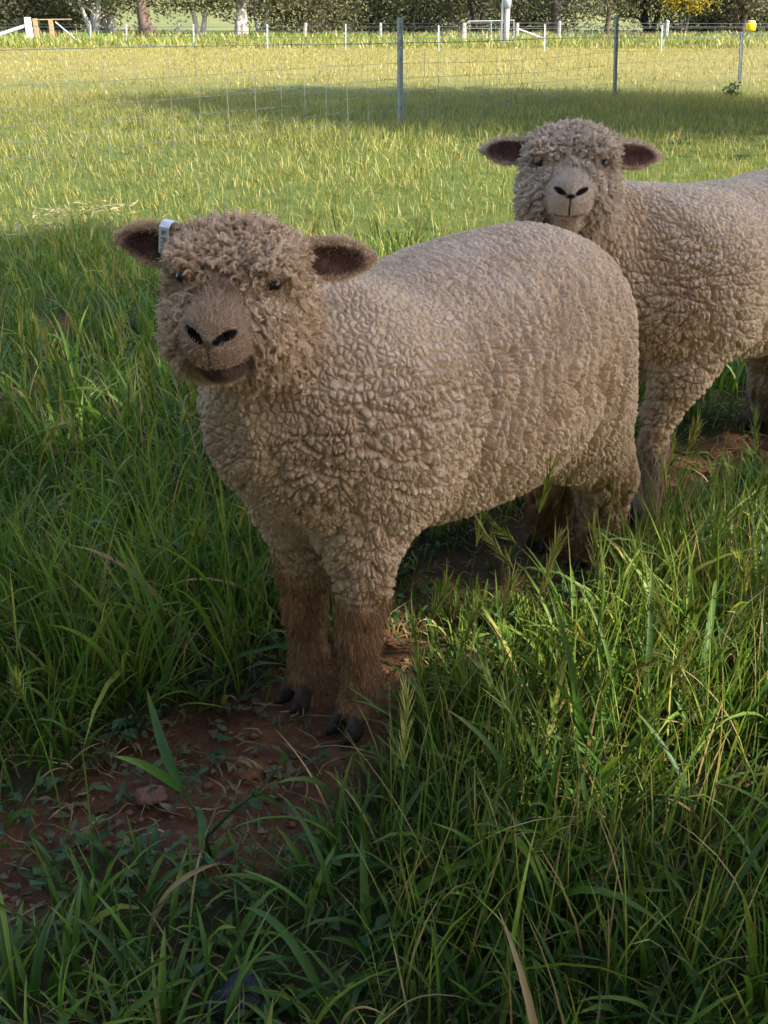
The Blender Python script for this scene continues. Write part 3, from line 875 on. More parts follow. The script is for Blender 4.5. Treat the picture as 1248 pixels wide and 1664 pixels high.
# thick stand of thin upright stems and straw on the right
n = 1500
x = r.uniform(0.0, 0.95, n); y = r.uniform(0.62, 1.75, n)
ok = (x < 0.36 * y + 0.25) & (bareness(x, y) < 0.25) & ~under_sheep(x, y) & (poly_dist(x, y, UNDER) > 0.05)
x, y = x[ok], y[ok]; n = len(x)
base = np.stack([x, y, ground_z(x, y) - 0.005], 1)
V, Fq, T, _, _ = blade_mesh(base, 0.09 + 0.14 * r.random(n), 0.0017 + 0.0016 * r.random(n), r.random(n) * 6.28, np.abs(r.normal(0.10, 0.12, n)), np.abs(r.normal(0.2, 0.35, n)), 4, 2, r, wbase=1.0)
near.add(V, Fq, T, np.clip(r.normal(0.68, 0.2, n), 0, 1), np.where(r.random(n) < 0.32, 0.9, 0.1), np.zeros(n))

# leaf litter, straw and low weeds on the trodden earth and in the thatch
x, y = frustum_points(9000, 0.45, 2.6, 0.2, r)
b = bareness(x, y)
keep = r.random(len(x)) < 0.30 + 0.12 * b
x, y = x[keep], y[keep]; n = len(x)
base = np.stack([x, y, ground_z(x, y) - 0.004 * bareness(x, y) + 0.001], 1)
V, Fq, T, _, _ = blade_mesh(base, 0.02 + 0.06 * r.random(n) ** 2, 0.0012 + 0.0022 * r.random(n), r.random(n) * 6.28, 1.25 + 0.3 * r.random(n), r.normal(0, 0.7, n), 4, 2, r, sway=0.5)
near.add(V, Fq, T, r.random(n), np.where(r.random(n) < 0.8, 1.0, 0.25), np.zeros(n))

# barley-grass stems with bearded heads
def barley(n, xy, Lmin, Lmax):
    bx, by = xy
    base = np.stack([bx, by, ground_z(bx, by) - 0.005], 1)
    n = len(bx)
    L = Lmin + (Lmax - Lmin) * r.random(n)
    az = r.random(n) * 6.28
    V, Fq, T, tip, td = blade_mesh(base, L, np.full(n, 0.0022), az, np.abs(r.normal(0.05, 0.08, n)), np.abs(r.normal(0.25, 0.25, n)), 7, 3, r, wbase=1.0)
    rn = r.random(n) * 0.5 + 0.3
    near.add(V, Fq, T, rn, np.zeros(n), np.zeros(n))
    k = 34
    f = np.tile(np.arange(k) / k, n)
    hl = np.repeat(0.050 + 0.030 * r.random(n), k)
    tp = np.repeat(tip, k, 0) - np.repeat(td, k, 0) * 0.006; dd = np.repeat(td, k, 0)
    o = tp + dd * (f * hl)[:, None]
    jit = r.normal(0, 1, (n * k, 3)); jit -= (jit * dd).sum(1)[:, None] * dd; jit /= np.linalg.norm(jit, axis=1)[:, None]
    d = dd + jit * (0.28 + 0.12 * r.random((n * k, 1))); d /= np.linalg.norm(d, axis=1)[:, None]
    tilt_ = np.arccos(np.clip(d[:, 2], -1, 1)); azz = np.arctan2(d[:, 1], d[:, 0])
    awn = 0.022 + 0.020 * r.random(n * k)
    V, Fq, T, _, _ = blade_mesh(o, awn, np.full(n * k, 0.0016), azz, tilt_, r.normal(0, 0.05, n * k), 2, 2, r, sway=0.02, wbase=1.0)
    near.add(V, Fq, T, np.repeat(rn + 0.35, k), np.full(n * k, 0.22), np.zeros(n * k))
    # plump grains
    V, Fq, T, _, _ = blade_mesh(o, np.full(n * k, 0.011), np.full(n * k, 0.0036), azz, tilt_, np.zeros(n * k), 2, 2, r, sway=0, wbase=0.4)
    near.add(V, Fq, T, np.repeat(rn + 0.1, k), np.full(n * k, 0.08), np.zeros(n * k))
spots = [ground_at(*p)[:2] for p in ((650, 1230), (705, 1240), (830, 1120), (905, 1130), (690, 1390), (760, 1330), (1020, 1240), (1080, 1330), (985, 1300), (660, 1480), (800, 1560), (1150, 1330), (1120, 1500), (735, 1200), (940, 1080), (1200, 1150), (20, 780), (75, 760), (110, 800), (190, 770), (40, 900), (250, 760), (150, 880), (15, 1330), (90, 1340))]
spots = np.array(spots) + r.normal(0, 0.01, (len(spots), 2))
barley(len(spots), (spots[:, 0], spots[:, 1]), 0.20, 0.30)
x, y = frustum_points(260, 0.75, 3.3, 0.1, r)
kp = (bareness(x, y) < 0.2) & ~under_sheep(x, y) & ((x > 0.1) | (y > 1.3))
barley(0, (x[kp], y[kp]), 0.20, 0.32)
near.build('grass', grass_m, label='tall green grass with dry stalks round the sheep', category='grass')

# --- meadow grass in the sun behind the sheep
mid = Turf()
def ribbons(turf, n, y0, y1, margin, L0, L1, W0, W1, seg, yfun, power=1.0, dryp=0.06, tuft=6, spread=0.06):
    tx, ty = frustum_points(n // tuft, y0, y1, margin, r, power)
    m = len(tx)
    patch = vnoise(np.stack([tx, ty, 0 * tx], 1), 0.55, 95) + 0.5 * vnoise(np.stack([tx, ty, 0 * tx], 1), 1.7, 96)
    keep = r.random(m) > bareness(tx, ty)
    tx, ty, patch = tx[keep], ty[keep], patch[keep]; m = len(tx)
    bx = np.repeat(tx, tuft) + r.normal(0, spread, m * tuft); by = np.repeat(ty, tuft) + r.normal(0, spread, m * tuft)
    pb = np.repeat(patch, tuft); n = len(bx)
    L = (L0 + (L1 - L0) * r.random(n) ** 1.4) * np.clip(1 + 0.4 * pb, 0.5, 1.7)
    W = W0 + (W1 - W0) * r.random(n)
    dry = (r.random(n) < dryp).astype(float)
    base = np.stack([bx, by, ground_z(bx, by) - 0.01], 1)
    V, Fq, T, _, _ = blade_mesh(base, L, W, r.random(n) * 6.28, np.abs(r.normal(0.2, 0.25, n)), np.abs(r.normal(0.6, 0.5, n)), seg, 2, r)
    turf.add(V, Fq, T, np.clip(0.52 + 0.26 * pb + r.normal(0, 0.30, n), 0, 1), dry, np.clip(yfun(bx, by) + r.normal(0, 0.12, n) - 0.25 * pb * (yfun(bx, by) > 0.05), 0, 1))
def ymid(x, y):
    return 0.66 + 0.06 * sstep(4.5, 9, y) * sstep(1.2, -1.5, x - (y - 9) * 0.1) + 0.55 * sstep(10.0, 17.0, y)
ribbons(mid, 92000, 3.5, 15.0, 0.7, 0.045, 0.135, 0.0030, 0.0075, 2, ymid, 0.9, 0.05, 4, 0.05)
# pale dead weed heads lying in the grass on the left
for px, py, k in ((95, 372, 60), (150, 362, 40), (190, 356, 20), (62, 400, 36)):
    g = ground_at(px, py)
    bx = g[0] + r.normal(0, 0.07, k); by = g[1] + r.normal(0, 0.05, k)
    base = np.stack([bx, by, ground_z(bx, by) + 0.05 + 0.05 * r.random(k)], 1)
    V, Fq, T, _, _ = blade_mesh(base, 0.03 + 0.05 * r.random(k), 0.006 + 0.008 * r.random(k), r.random(k) * 6.28, 1.1 + 0.6 * r.random(k), r.normal(0, 0.6, k), 3, 2, r)
    mid.add(V, Fq, T, np.full(k, 1.0), np.full(k, 0.35), np.full(k, 1.0))
mid.build('meadow_grass', grass_m, label='bright sunlit meadow grass behind the sheep', category='grass')

# --- ripening field beyond the near fence, and the rank green strip along the far fence
fieldt = Turf()
ribbons(fieldt, 52000, 14.0, 50.0, 1.5, 0.05, 0.13, 0.010, 0.022, 2, lambda x, y: 0.68 + 0.32 * sstep(14, 19, y) - 0.18 * sstep(3, -8, x) * sstep(34, 20, y), 0.75, 0.10, 6, 0.16)
ribbons(fieldt, 20000, 46.0, 66.0, 3.0, 0.16, 0.50, 0.05, 0.10, 2, lambda x, y: 0.45 + 0.30 * sstep(50, 46, y), 1.0, 0.05, 8, 0.45)
ribbons(fieldt, 8000, 66.0, 112.0, 5.0, 0.2, 0.55, 0.10, 0.20, 2, lambda x, y: 0.25 + 0 * x, 1.0, 0.30, 8, 0.8)
fieldt.build('field_grass', grass_m, label='ripening yellow field grass with a rank green strip at the far fence', category='grass')

# ------------------------------------------------------------------ small things on the ground
# crumbs of earth and small stones on the track
x, y = frustum_points(4200, 0.5, 2.0, 0.15, r)
kp = r.random(len(x)) < bareness(x, y) * 0.9
x, y = x[kp], y[kp]; n = len(x)
ico = np.array([[0, 0, 1], [0.9, 0, 0.2], [0.28, 0.85, 0.3], [-0.72, 0.53, 0.2], [-0.72, -0.53, 0.3], [0.28, -0.85, 0.2], [0, 0, -0.6]])
icf = np.array([[0, 1, 2], [0, 2, 3], [0, 3, 4], [0, 4, 5], [0, 5, 1], [6, 2, 1], [6, 3, 2], [6, 4, 3], [6, 5, 4], [6, 1, 5]])
sz = 0.0015 + 0.0065 * r.random(n) ** 3
V = (ico[None] * (0.7 + 0.6 * r.random((n, 7, 1)))) * sz[:, None, None] * np.array([1.2, 1, 0.8]) + np.stack([x, y, ground_z(x, y) - 0.010 + 0.004 * r.random(n)], 1)[:, None]
crumb_m = simple_mat('earth_crumbs', (0.12, 0.052, 0.027), (0.28, 0.145, 0.08), 40, 0.95, 0, 0.5)
obj('earth_crumbs', np_mesh('earth_crumbs', V.reshape(-1, 3), (icf[None] + (np.arange(n) * 7)[:, None, None]).reshape(-1, 3)), crumb_m, kind='stuff', label='crumbs of red-brown earth on the trodden track', category='soil')

litter_m = leaf_mat('dead_leaves', [(0.0, (0.075, 0.065, 0.038)), (0.4, (0.13, 0.11, 0.065)), (0.75, (0.11, 0.12, 0.06)), (1.0, (0.20, 0.14, 0.09))], dry=False, trans=0.15, rough=0.8)
x, y = frustum_points(9500, 0.5, 2.2, 0.15, r)
b = bareness(x, y)
zone = np.maximum(b * sstep(0.02, -0.18, x), 0.16 * b)
kp = (r.random(len(x)) < zone) & ~near_hoof(x, y)
x, y = x[kp], y[kp]; n = len(x)
base = np.stack([x, y, ground_z(x, y) - 0.006 + 0.006 * r.random(n)], 1)
V, Fq, T, _, _ = blade_mesh(base, 0.010 + 0.014 * r.random(n), 0.006 + 0.007 * r.random(n), r.random(n) * 6.28, 1.15 + 0.35 * r.random(n), r.normal(0, 0.8, n), 3, 3, r, fold=0.35, wbase=0.2)
lt = Turf(); lt.add(V, Fq, T, r.random(n), np.zeros(n), np.zeros(n))
lt.build('leaf_litter', litter_m, label='curled dead leaves strewn over the bare earth', category='leaf litter')

clover_m = leaf_mat('low_weeds', [(0.0, (0.03, 0.07, 0.030)), (0.5, (0.055, 0.105, 0.04)), (1.0, (0.10, 0.15, 0.055))], dry=False, trans=0.25, rough=0.6)
x, y = frustum_points(3800, 0.6, 2.6, 0.15, r)
b = bareness(x, y)
edge = sstep(0.03, 0.35, b) * sstep(1.0, 0.75, b) * sstep(0.1, -0.1, x) + 0.10 * (b < 0.05) + 0.10 * b * sstep(0.0, -0.2, x)
kp = (r.random(len(x)) < edge) & ~near_hoof(x, y)
x, y = x[kp], y[kp]; k = 5
bx = np.repeat(x, k) + r.normal(0, 0.012, len(x) * k); by = np.repeat(y, k) + r.normal(0, 0.012, len(x) * k); n = len(bx)
base = np.stack([bx, by, ground_z(bx, by) + 0.004 + 0.022 * r.random(n)], 1)
V, Fq, T, _, _ = blade_mesh(base, 0.012 + 0.012 * r.random(n), 0.007 + 0.006 * r.random(n), r.random(n) * 6.28, 1.0 + 0.5 * r.random(n), r.normal(0.2, 0.3, n), 3, 3, r, fold=0.2, wbase=0.15)
lw = Turf(); lw.add(V, Fq, T, r.random(n), np.zeros(n), np.zeros(n))
lw.build('ground_cover', clover_m, label='low clover-like weeds at the edge of the bare earth', category='ground cover')

# broad-leaved grass plant standing alone on the bare earth
def ribbon_path(P, W, cols_up, name):
    """one leaf along a 3-D path, keeled along the middle"""
    P = np.asarray(P, float)
    s = np.linspace(0, 1, len(P)); t = np.linspace(0, 1, 11)
    def cr(q):
        c = np.stack([np.interp(t, s, P[:, i]) for i in range(3)], 1)
        for _ in range(2):
            c[1:-1] = (c[:-2] + 2 * c[1:-1] + c[2:]) / 4
        return c
    C = cr(P)
    Tn = np.gradient(C, axis=0); Tn /= np.linalg.norm(Tn, axis=1)[:, None]
    view = np.array(cols_up, float)
    S = np.cross(Tn, view); S /= np.linalg.norm(S, axis=1)[:, None]
    Nn = np.cross(S, Tn)
    w = (W * np.minimum(1, 0.45 + 2.2 * t) * (1 - t ** 2.5) ** 0.8 * 0.5)[:, None]
    V = np.stack([C - S * w, C - Nn * w * 0.35, C + S * w], 1).reshape(-1, 3)
    q = (np.arange(10)[:, None] * 3 + np.arange(2)[None]).reshape(-1)
    Fq = np.stack([q, q + 1, q + 4, q + 3], 1)
    return np_mesh(name, V, Fq, {'rnd': np.full(len(V), 0.12), 'tt': np.repeat(t, 3), 'dry': np.zeros(len(V)), 'yel': np.zeros(len(V))})
b0 = ground_at(345, 1400)
plant = empty('grass_plant', tuple(b0), label='lone broad-leaved grass shoot on the bare earth in the foreground', category='plant')
def pp(px, py, dy=0.0):
    return at_depth(px, py, b0[1] + dy) - b0
stem = [pp(345, 1400), pp(325, 1330, 0.01), pp(296, 1284, 0.02)]
obj('stem', MB().tube(np.array(stem), [0.0022, 0.0018, 0.0014], 6).mesh('stem', True), grass_m, plant)
for path, w in (([pp(296, 1284, 0.02), pp(268, 1225, 0.05), pp(252, 1170, 0.10), pp(238, 1118, 0.14)], 0.0125),
                ([pp(297, 1286, 0.02), pp(262, 1258, 0.0), pp(222, 1236, -0.01), pp(183, 1228, -0.02)], 0.0105),
                ([pp(322, 1318, 0.0), pp(330, 1335, -0.03), pp(328, 1360, -0.05), pp(325, 1388, -0.055)], 0.0095)):
    obj('leaf', ribbon_path(path, w, (0.1, -0.75, 0.66), 'leaf'), grass_m, plant)
b1 = ground_at(330, 1400)
lay = empty('fallen_stalk', tuple(b1), label='green jointed grass stalk leaning across the bare earth', category='stalk')
path = np.array([ground_at(335, 1362, 0.01), ground_at(380, 1315, 0.03), ground_at(415, 1290, 0.045), ground_at(455, 1242, 0.06)]) - b1
obj('stem', MB().tube(path, [0.0022, 0.0020, 0.0018, 0.0012], 6).mesh('stem', True), grass_m, lay)
obj('node', sphere_mesh_np('node', path[2], 0.0045), grass_m, lay)
obj('leaf', ribbon_path([path[2], path[2] + np.array([0.02, 0.004, -0.012]), path[2] + np.array([0.035, 0.0, -0.035])], 0.006, (0.1, -0.75, 0.66), 'leaf'), grass_m, lay)
obj('leaf', ribbon_path([path[3], path[3] + np.array([0.006, 0.004, 0.008]), path[3] + np.array([0.004, 0.006, 0.016])], 0.008, (0.1, -0.75, 0.66), 'leaf'), grass_m, lay)

# stones
stone_red = simple_mat('red_clod', (0.14, 0.065, 0.04), (0.26, 0.14, 0.09), 30, 0.95, 0, 0.6)
stone_dark = simple_mat('dark_stone', (0.012, 0.012, 0.014), (0.05, 0.05, 0.055), 30, 0.7, 0, 0.6)
def stone(px, py, size, m, label, seed, flat=0.4):
    g = ground_at(px, py)
    rr = np.random.default_rng(seed)
    th = np.linspace(0, math.pi, 14); ph = np.arange(20) * 2 * math.pi / 20
    V = np.stack([np.sin(th)[:, None] * np.cos(ph), np.sin(th)[:, None] * np.sin(ph), np.cos(th)[:, None] * np.ones(20)], -1).reshape(-1, 3)
    V = V * (1 + 0.25 * vnoise(V + seed, 1.6, seed) + 0.10 * vnoise(V + seed, 4.5, seed + 1))[:, None]
    for _ in range(7):                                     # broken faces
        d = rr.normal(0, 1, 3); d /= np.linalg.norm(d); q = V @ d
        V -= np.maximum(q - 0.78, 0)[:, None] * d
    V = V * np.array([size, size * 0.75, size * flat])
    i = np.arange(13)[:, None] * 20; j = np.arange(20)[None]; j2 = (j + 1) % 20
    Fq = np.stack([i + j, i + 20 + j, i + 20 + j2, i + j2], -1).reshape(-1, 4)
    o = obj('stone', np_mesh('stone', V, Fq), m, label=label, category='stone')
    o.location = (g[0], g[1], float(ground_z(g[0], g[1])) + size * flat * 0.25)
    o.rotation_euler = (0, 0, rr.random() * 3)
stone(246, 1290, 0.024, stone_red, 'flat reddish clod on the bare earth left of the grass shoot', 3)
stone(390, 1625, 0.034, stone_dark, 'dark stone half hidden in grass at the bottom edge', 8, 0.7)
# dark leafy weed beyond the right-hand sheep
g = ground_at(1187, 160)
wd = empty('weed', tuple(g), label='dark leafy weed standing in the grass at the right near the fence', category='weed')
rr = np.random.default_rng(9)
C = np.stack([rr.normal(0, 0.055, 200), rr.normal(0, 0.05, 200), np.abs(rr.normal(0.09, 0.06, 200))], 1)
V, Fq, rn = leaf_cards(C, 0.045, rr, 0.5)
obj('foliage', np_mesh('foliage', V, Fq, {'rnd': rn}), clover_m, wd)
mbs = MB()
for a in range(5):
    mbs.tube(np.array([[0, 0, 0], [0.04 * math.cos(a * 1.3), 0.04 * math.sin(a * 1.3), 0.12]]), [0.005, 0.003], 5)
obj('stalk', mbs.mesh('stalk'), clover_m, wd)

# ------------------------------------------------------------------ sheep
def surface_nets(D, org, h):
    s = D < 0
    nx, ny, nz = D.shape
    cnt = np.zeros((nx - 1, ny - 1, nz - 1), np.uint8)
    corners = [(i, j, k) for i in (0, 1) for j in (0, 1) for k in (0, 1)]
    for i, j, k in corners:
        cnt += s[i:nx - 1 + i, j:ny - 1 + j, k:nz - 1 + k]
    act = (cnt > 0) & (cnt < 8)
    idx = np.argwhere(act)
    vid = np.full(act.shape, -1, np.int32); vid[act] = np.arange(len(idx), dtype=np.int32)
    acc = np.zeros((len(idx), 3)); c = np.zeros(len(idx))
    for a in corners:
        for ax in range(3):
            if a[ax] == 0:
                b = list(a); b[ax] = 1
                da = D[idx[:, 0] + a[0], idx[:, 1] + a[1], idx[:, 2] + a[2]]
                db = D[idx[:, 0] + b[0], idx[:, 1] + b[1], idx[:, 2] + b[2]]
                m = (da < 0) != (db < 0)
                t = np.where(m, da / np.where(m, da - db, 1), 0)
                p = np.tile(np.array(a, float), (len(idx), 1)); p[:, ax] += t
                acc[m] += p[m]; c[m] += 1
    V = (idx + acc / c[:, None]) * h + org
    faces = []
    for ax in range(3):
        sl0 = [slice(None)] * 3; sl1 = [slice(None)] * 3
        sl0[ax] = slice(0, -1); sl1[ax] = slice(1, None)
        e0, e1 = s[tuple(sl0)], s[tuple(sl1)]
        ed = np.argwhere(e0 != e1)
        o1, o2 = [q for q in range(3) if q != ax]
        ok = (ed[:, o1] > 0) & (ed[:, o2] > 0) & (ed[:, o1] < D.shape[o1] - 1) & (ed[:, o2] < D.shape[o2] - 1)
        ed = ed[ok]
        inside = e0[ed[:, 0], ed[:, 1], ed[:, 2]]
        def cell(d1, d2):
            q = ed.copy(); q[:, o1] += d1; q[:, o2] += d2
            return vid[q[:, 0], q[:, 1], q[:, 2]]
        quad = np.stack([cell(-1, -1), cell(0, -1), cell(0, 0), cell(-1, 0)], 1)
        flip = ~inside if ax != 1 else inside
        quad[flip] = quad[flip][:, ::-1]
        faces.append(quad)
    return V, np.vstack(faces)

def relax(V, Q, it):
    """even the surface out (shrink-free smoothing)"""
    E = np.vstack([Q[:, [0, 1]], Q[:, [1, 2]], Q[:, [2, 3]], Q[:, [3, 0]]])
    n = len(V)
    deg = np.bincount(E.ravel(), minlength=n).astype(float)
    for _ in range(it):
        for lam in (0.55, -0.50):
            A = np.stack([np.bincount(E[:, 0], V[E[:, 1], q], n) + np.bincount(E[:, 1], V[E[:, 0], q], n) for q in range(3)], 1)
            V = V + lam * (A / deg[:, None] - V)
    return V

def refine(V, Q):
    """split every quad in four"""
    n = len(V)
    E = np.sort(np.vstack([Q[:, [0, 1]], Q[:, [1, 2]], Q[:, [2, 3]], Q[:, [3, 0]]]), 1)
    key = E[:, 0].astype(np.int64) * n + E[:, 1]
    u, inv = np.unique(key, return_inverse=True)
    ev = (V[u // n] + V[u % n]) / 2
    fv = V[Q].mean(1)
    m = len(Q)
    e = [inv[i * m:(i + 1) * m] + n for i in range(4)]
    c = np.arange(m) + n + len(u)
    Q2 = np.vstack([np.stack([Q[:, i], e[i], c, e[i - 1]], 1) for i in range(4)])
    return np.vstack([V, ev, fv]), Q2

def refine_some(V, Q, sel):
    """split the chosen quads in four; hanging mid-points are returned so that they stay on their edge"""
    n = len(V)
    A, B = Q[sel], Q[~sel]
    def keys(q):
        E = np.sort(np.vstack([q[:, [0, 1]], q[:, [1, 2]], q[:, [2, 3]], q[:, [3, 0]]]), 1)
        return E[:, 0].astype(np.int64) * n + E[:, 1]
    u, inv, cnt = np.unique(keys(A), return_inverse=True, return_counts=True)
    ev = (V[u // n] + V[u % n]) / 2
    fv = V[A].mean(1); m = len(A)
    e = [inv[i * m:(i + 1) * m] + n for i in range(4)]
    c = np.arange(m) + n + len(u)
    Q2 = np.vstack([B] + [np.stack([A[:, i], e[i], c, e[i - 1]], 1) for i in range(4)])
    h = np.nonzero(cnt == 1)[0]
    return np.vstack([V, ev, fv]), Q2, (h + n, u[h] // n, u[h] % n)

class Field:
    """smooth union of rounded shapes on a grid"""
    def __init__(self, lo, hi, h):
        self.lo = np.array(lo, float); self.h = h
        self.n = np.ceil((np.array(hi) - self.lo) / h).astype(int) + 1
        self.D = np.full(self.n, 1.0, np.float32)
    def sub(self, blo, bhi):
        a = np.clip(np.floor((np.array(blo) - self.lo) / self.h).astype(int), 0, self.n - 1)
        b = np.clip(np.ceil((np.array(bhi) - self.lo) / self.h).astype(int) + 1, 1, self.n)
        ax = [self.lo[i] + self.h * np.arange(a[i], b[i]) for i in range(3)]
        X, Y, Z = np.meshgrid(*ax, indexing='ij')
        return tuple(slice(a[i], b[i]) for i in range(3)), X.astype(np.float32), Y.astype(np.float32), Z.astype(np.float32)
    def join(self, sl, d, k):
        o = self.D[sl]
        hh = np.clip(0.5 + 0.5 * (o - d) / k, 0, 1)
        self.D[sl] = o * (1 - hh) + d * hh - k * hh * (1 - hh)
    def cut(self, sl, d, k):
        o = self.D[sl]
        d = -d
        hh = np.clip(0.5 - 0.5 * (o - d) / k, 0, 1)
        self.D[sl] = o * (1 - hh) + d * hh + k * hh * (1 - hh)
    def cone(self, a, b, r1, r2, k=0.03):
        a = np.array(a, float); b = np.array(b, float); m = max(r1, r2) + k * 1.5 + 0.01
        sl, X, Y, Z = self.sub(np.minimum(a, b) - m, np.maximum(a, b) + m)
        ba = b - a; L2 = ba @ ba
        t = np.clip(((X - a[0]) * ba[0] + (Y - a[1]) * ba[1] + (Z - a[2]) * ba[2]) / L2, 0, 1)
        d = np.sqrt((X - a[0] - t * ba[0]) ** 2 + (Y - a[1] - t * ba[1]) ** 2 + (Z - a[2] - t * ba[2]) ** 2) - (r1 + (r2 - r1) * t)
        self.join(sl, d, k)
    def chain(self, pts, k=0.025):
        for (a, r1), (b, r2) in zip(pts[:-1], pts[1:]):
            self.cone(a, b, r1, r2, k)
    def ell(self, c, r, M=None, k=0.03, cut=False):
        c = np.array(c, float); r = np.array(r, float); m = r.max() + k * 1.5 + 0.01
        sl, X, Y, Z = self.sub(c - m, c + m)
        X = X - c[0]; Y = Y - c[1]; Z = Z - c[2]
        if M is not None:          # M rows = local axes
            X, Y, Z = [M[i, 0] * X + M[i, 1] * Y + M[i, 2] * Z for i in range(3)]
        k0 = np.sqrt((X / r[0]) ** 2 + (Y / r[1]) ** 2 + (Z / r[2]) ** 2)
        k1 = np.sqrt((X / r[0] ** 2) ** 2 + (Y / r[1] ** 2) ** 2 + (Z / r[2] ** 2) ** 2) + 1e-6
        d = k0 * (k0 - 1) / k1
        (self.cut if cut else self.join)(sl, d, k)
    def barrel(self, prof, k=0.03, p=2.25):
        prof = np.array(prof)
        us = prof[:, 0]
        sl, X, Y, Z = self.sub((us[0] - 0.05, -0.3, 0.1), (us[-1] + 0.05, 0.3, 0.75))
        u1 = X[:, 0, 0]
        uu = np.linspace(us[0], us[-1], 200)
        def sm(col):
            y = np.interp(uu, us, prof[:, col]); ker = np.hanning(17); ker /= ker.sum()
            y2 = np.convolve(np.pad(y, 8, mode='edge'), ker, 'valid')
            return np.interp(u1, uu, y2)[:, None, None]
        wc, rw, rv = sm(1), np.maximum(sm(2), 0.004), np.maximum(sm(3), 0.004)
        k0 = (np.abs(Y / rv) ** p + np.abs((Z - wc) / rw) ** p) ** (1 / p)
        d = (k0 - 1) * np.minimum(rv, rw)
        over = np.maximum(us[0] - X, X - us[-1])
        d = np.where(over > 0, np.maximum(d, over), d)
        self.join(sl, d.astype(np.float32), k)

def head_frame(hc, yaw, pitch, roll, s):
    a = np.array([math.cos(yaw) * math.cos(pitch), math.sin(yaw) * math.cos(pitch), -math.sin(pitch)])
    l0 = np.array([-math.sin(yaw), math.cos(yaw), 0.0])
    c0 = np.cross(a, l0)
    l = l0 * math.cos(roll) + c0 * math.sin(roll)
    c = np.cross(a, l)
    return np.array(hc, float), np.stack([a, l, c]) , s

# fleece and skin materials
def wool_material(name, c_lo, c_hi, dirt, leg_lo, leg_hi, gain=1.0, f_lo=(0.24, 0.145, 0.095), f_hi=(0.40, 0.27, 0.185)):
    m, nt, b = mat(name)
    co = objcoord(nt)
    f = noise(nt, 14, 5, 0.6, co)
    f2 = noise(nt, 160, 3, 0.6, co)
    c = ramp(nt, f, [(0.28, c_lo), (0.72, c_hi)])
    c = mix(nt, math_n(nt, 'MULTIPLY', f2, 0.40), c, (0.70, 0.53, 0.385))
    d = noise(nt, 5.0, 4, 0.7, co, 0.6)
    c = mix(nt, ramp(nt, d, [(0.5, (0, 0, 0)), (0.75, (0.75, 0.75, 0.75))]), c, dirt)
    c = mix(nt, math_n(nt, 'MULTIPLY', attr(nt, 'stain'), ramp(nt, noise(nt, 9, 4, 0.65, co), [(0.25, (0.15, 0.15, 0.15)), (0.7, (1, 1, 1))])), c, (0.30, 0.185, 0.085))
    lg = ramp(nt, noise(nt, 40, 4, 0.65, co), [(0.3, leg_lo), (0.7, leg_hi)])
    c = mix(nt, attr(nt, 'leg'), c, lg)
    fc = ramp(nt, noise(nt, 55, 4, 0.7, co), [(0.3, f_lo), (0.7, f_hi)])
    c = mix(nt, attr(nt, 'face'), c, fc)
    c = mix(nt, attr(nt, 'inner'), c, ramp(nt, noise(nt, 60, 3, 0.6, co), [(0.3, (0.075, 0.036, 0.028)), (0.7, (0.19, 0.10, 0.08))]))
    c = mix(nt, attr(nt, 'pink'), c, (0.42, 0.19, 0.16))
    c = mix(nt, attr(nt, 'dark'), c, (0.012, 0.009, 0.009))
    if gain != 1.0:
        c = mix(nt, 1.0, c, (gain, gain, gain), 'MULTIPLY')
    nt.links.new(c, b.inputs['Base Color'])
    b.inputs['Roughness'].default_value = 0.95
    b.inputs['Specular IOR Level'].default_value = 0.08
    h = math_n(nt, 'ADD', noise(nt, 420, 3, 0.7, co), math_n(nt, 'MULTIPLY', noise(nt, 170, 3, 0.6, co, 1.0), 0.9))
    bump(nt, b, h, 0.75, 0.004)
    return m

def hair_material(name, lo, hi, leg_lo, leg_hi, f_lo, f_hi):
    m, nt, b = mat(name)
    nt.nodes.remove(b)
    rn = attr(nt, 'rnd')
    c = ramp(nt, rn, [(0.0, lo), (1.0, hi)])
    c = mix(nt, attr(nt, 'stain'), c, (0.36, 0.23, 0.12))
    c = mix(nt, attr(nt, 'leg'), c, ramp(nt, rn, [(0.0, leg_lo), (1.0, leg_hi)]))
    c = mix(nt, attr(nt, 'face'), c, ramp(nt, rn, [(0.0, f_lo), (1.0, f_hi)]))
    c = mix(nt, attr(nt, 'inner'), c, (0.10, 0.050, 0.038))
    c = mix(nt, attr(nt, 'dark'), c, (0.012, 0.009, 0.009))
    d = nt.nodes.new('ShaderNodeBsdfDiffuse')
    nt.links.new(c, d.inputs['Color'])
    nt.links.new(d.outputs[0], nt.nodes['Material Output'].inputs['Surface'])
    return m

hoof_m = simple_mat('hoof_horn', (0.022, 0.017, 0.014), (0.095, 0.068, 0.052), 90, 0.5, 0, 0.35, 0.4)
def eye_material():
    m, nt, b = mat('eye_amber')
    co = objcoord(nt)
    g = nt.nodes.new('ShaderNodeSeparateXYZ'); nt.links.new(co, g.inputs[0])
    r = math_n(nt, 'SQRT', math_n(nt, 'ADD', math_n(nt, 'POWER', math_n(nt, 'ABSOLUTE', g.outputs[1]), 2.0), math_n(nt, 'POWER', math_n(nt, 'ABSOLUTE', math_n(nt, 'MULTIPLY', g.outputs[2], 2.2)), 2.0)))
    c = ramp(nt, math_n(nt, 'MULTIPLY', r, 90.0), [(0.42, (0.004, 0.003, 0.003)), (0.5, (0.030, 0.016, 0.007)), (0.8, (0.014, 0.008, 0.005)), (0.95, (0.01, 0.008, 0.008))])
    nt.links.new(c, b.inputs['Base Color'])
    b.inputs['Roughness'].default_value = 0.32
    return m
eye_m = eye_material()
tag_m = simple_mat('tag_plastic', (0.70, 0.70, 0.66), (0.82, 0.82, 0.78), 60, 0.45, 0, 0.05)
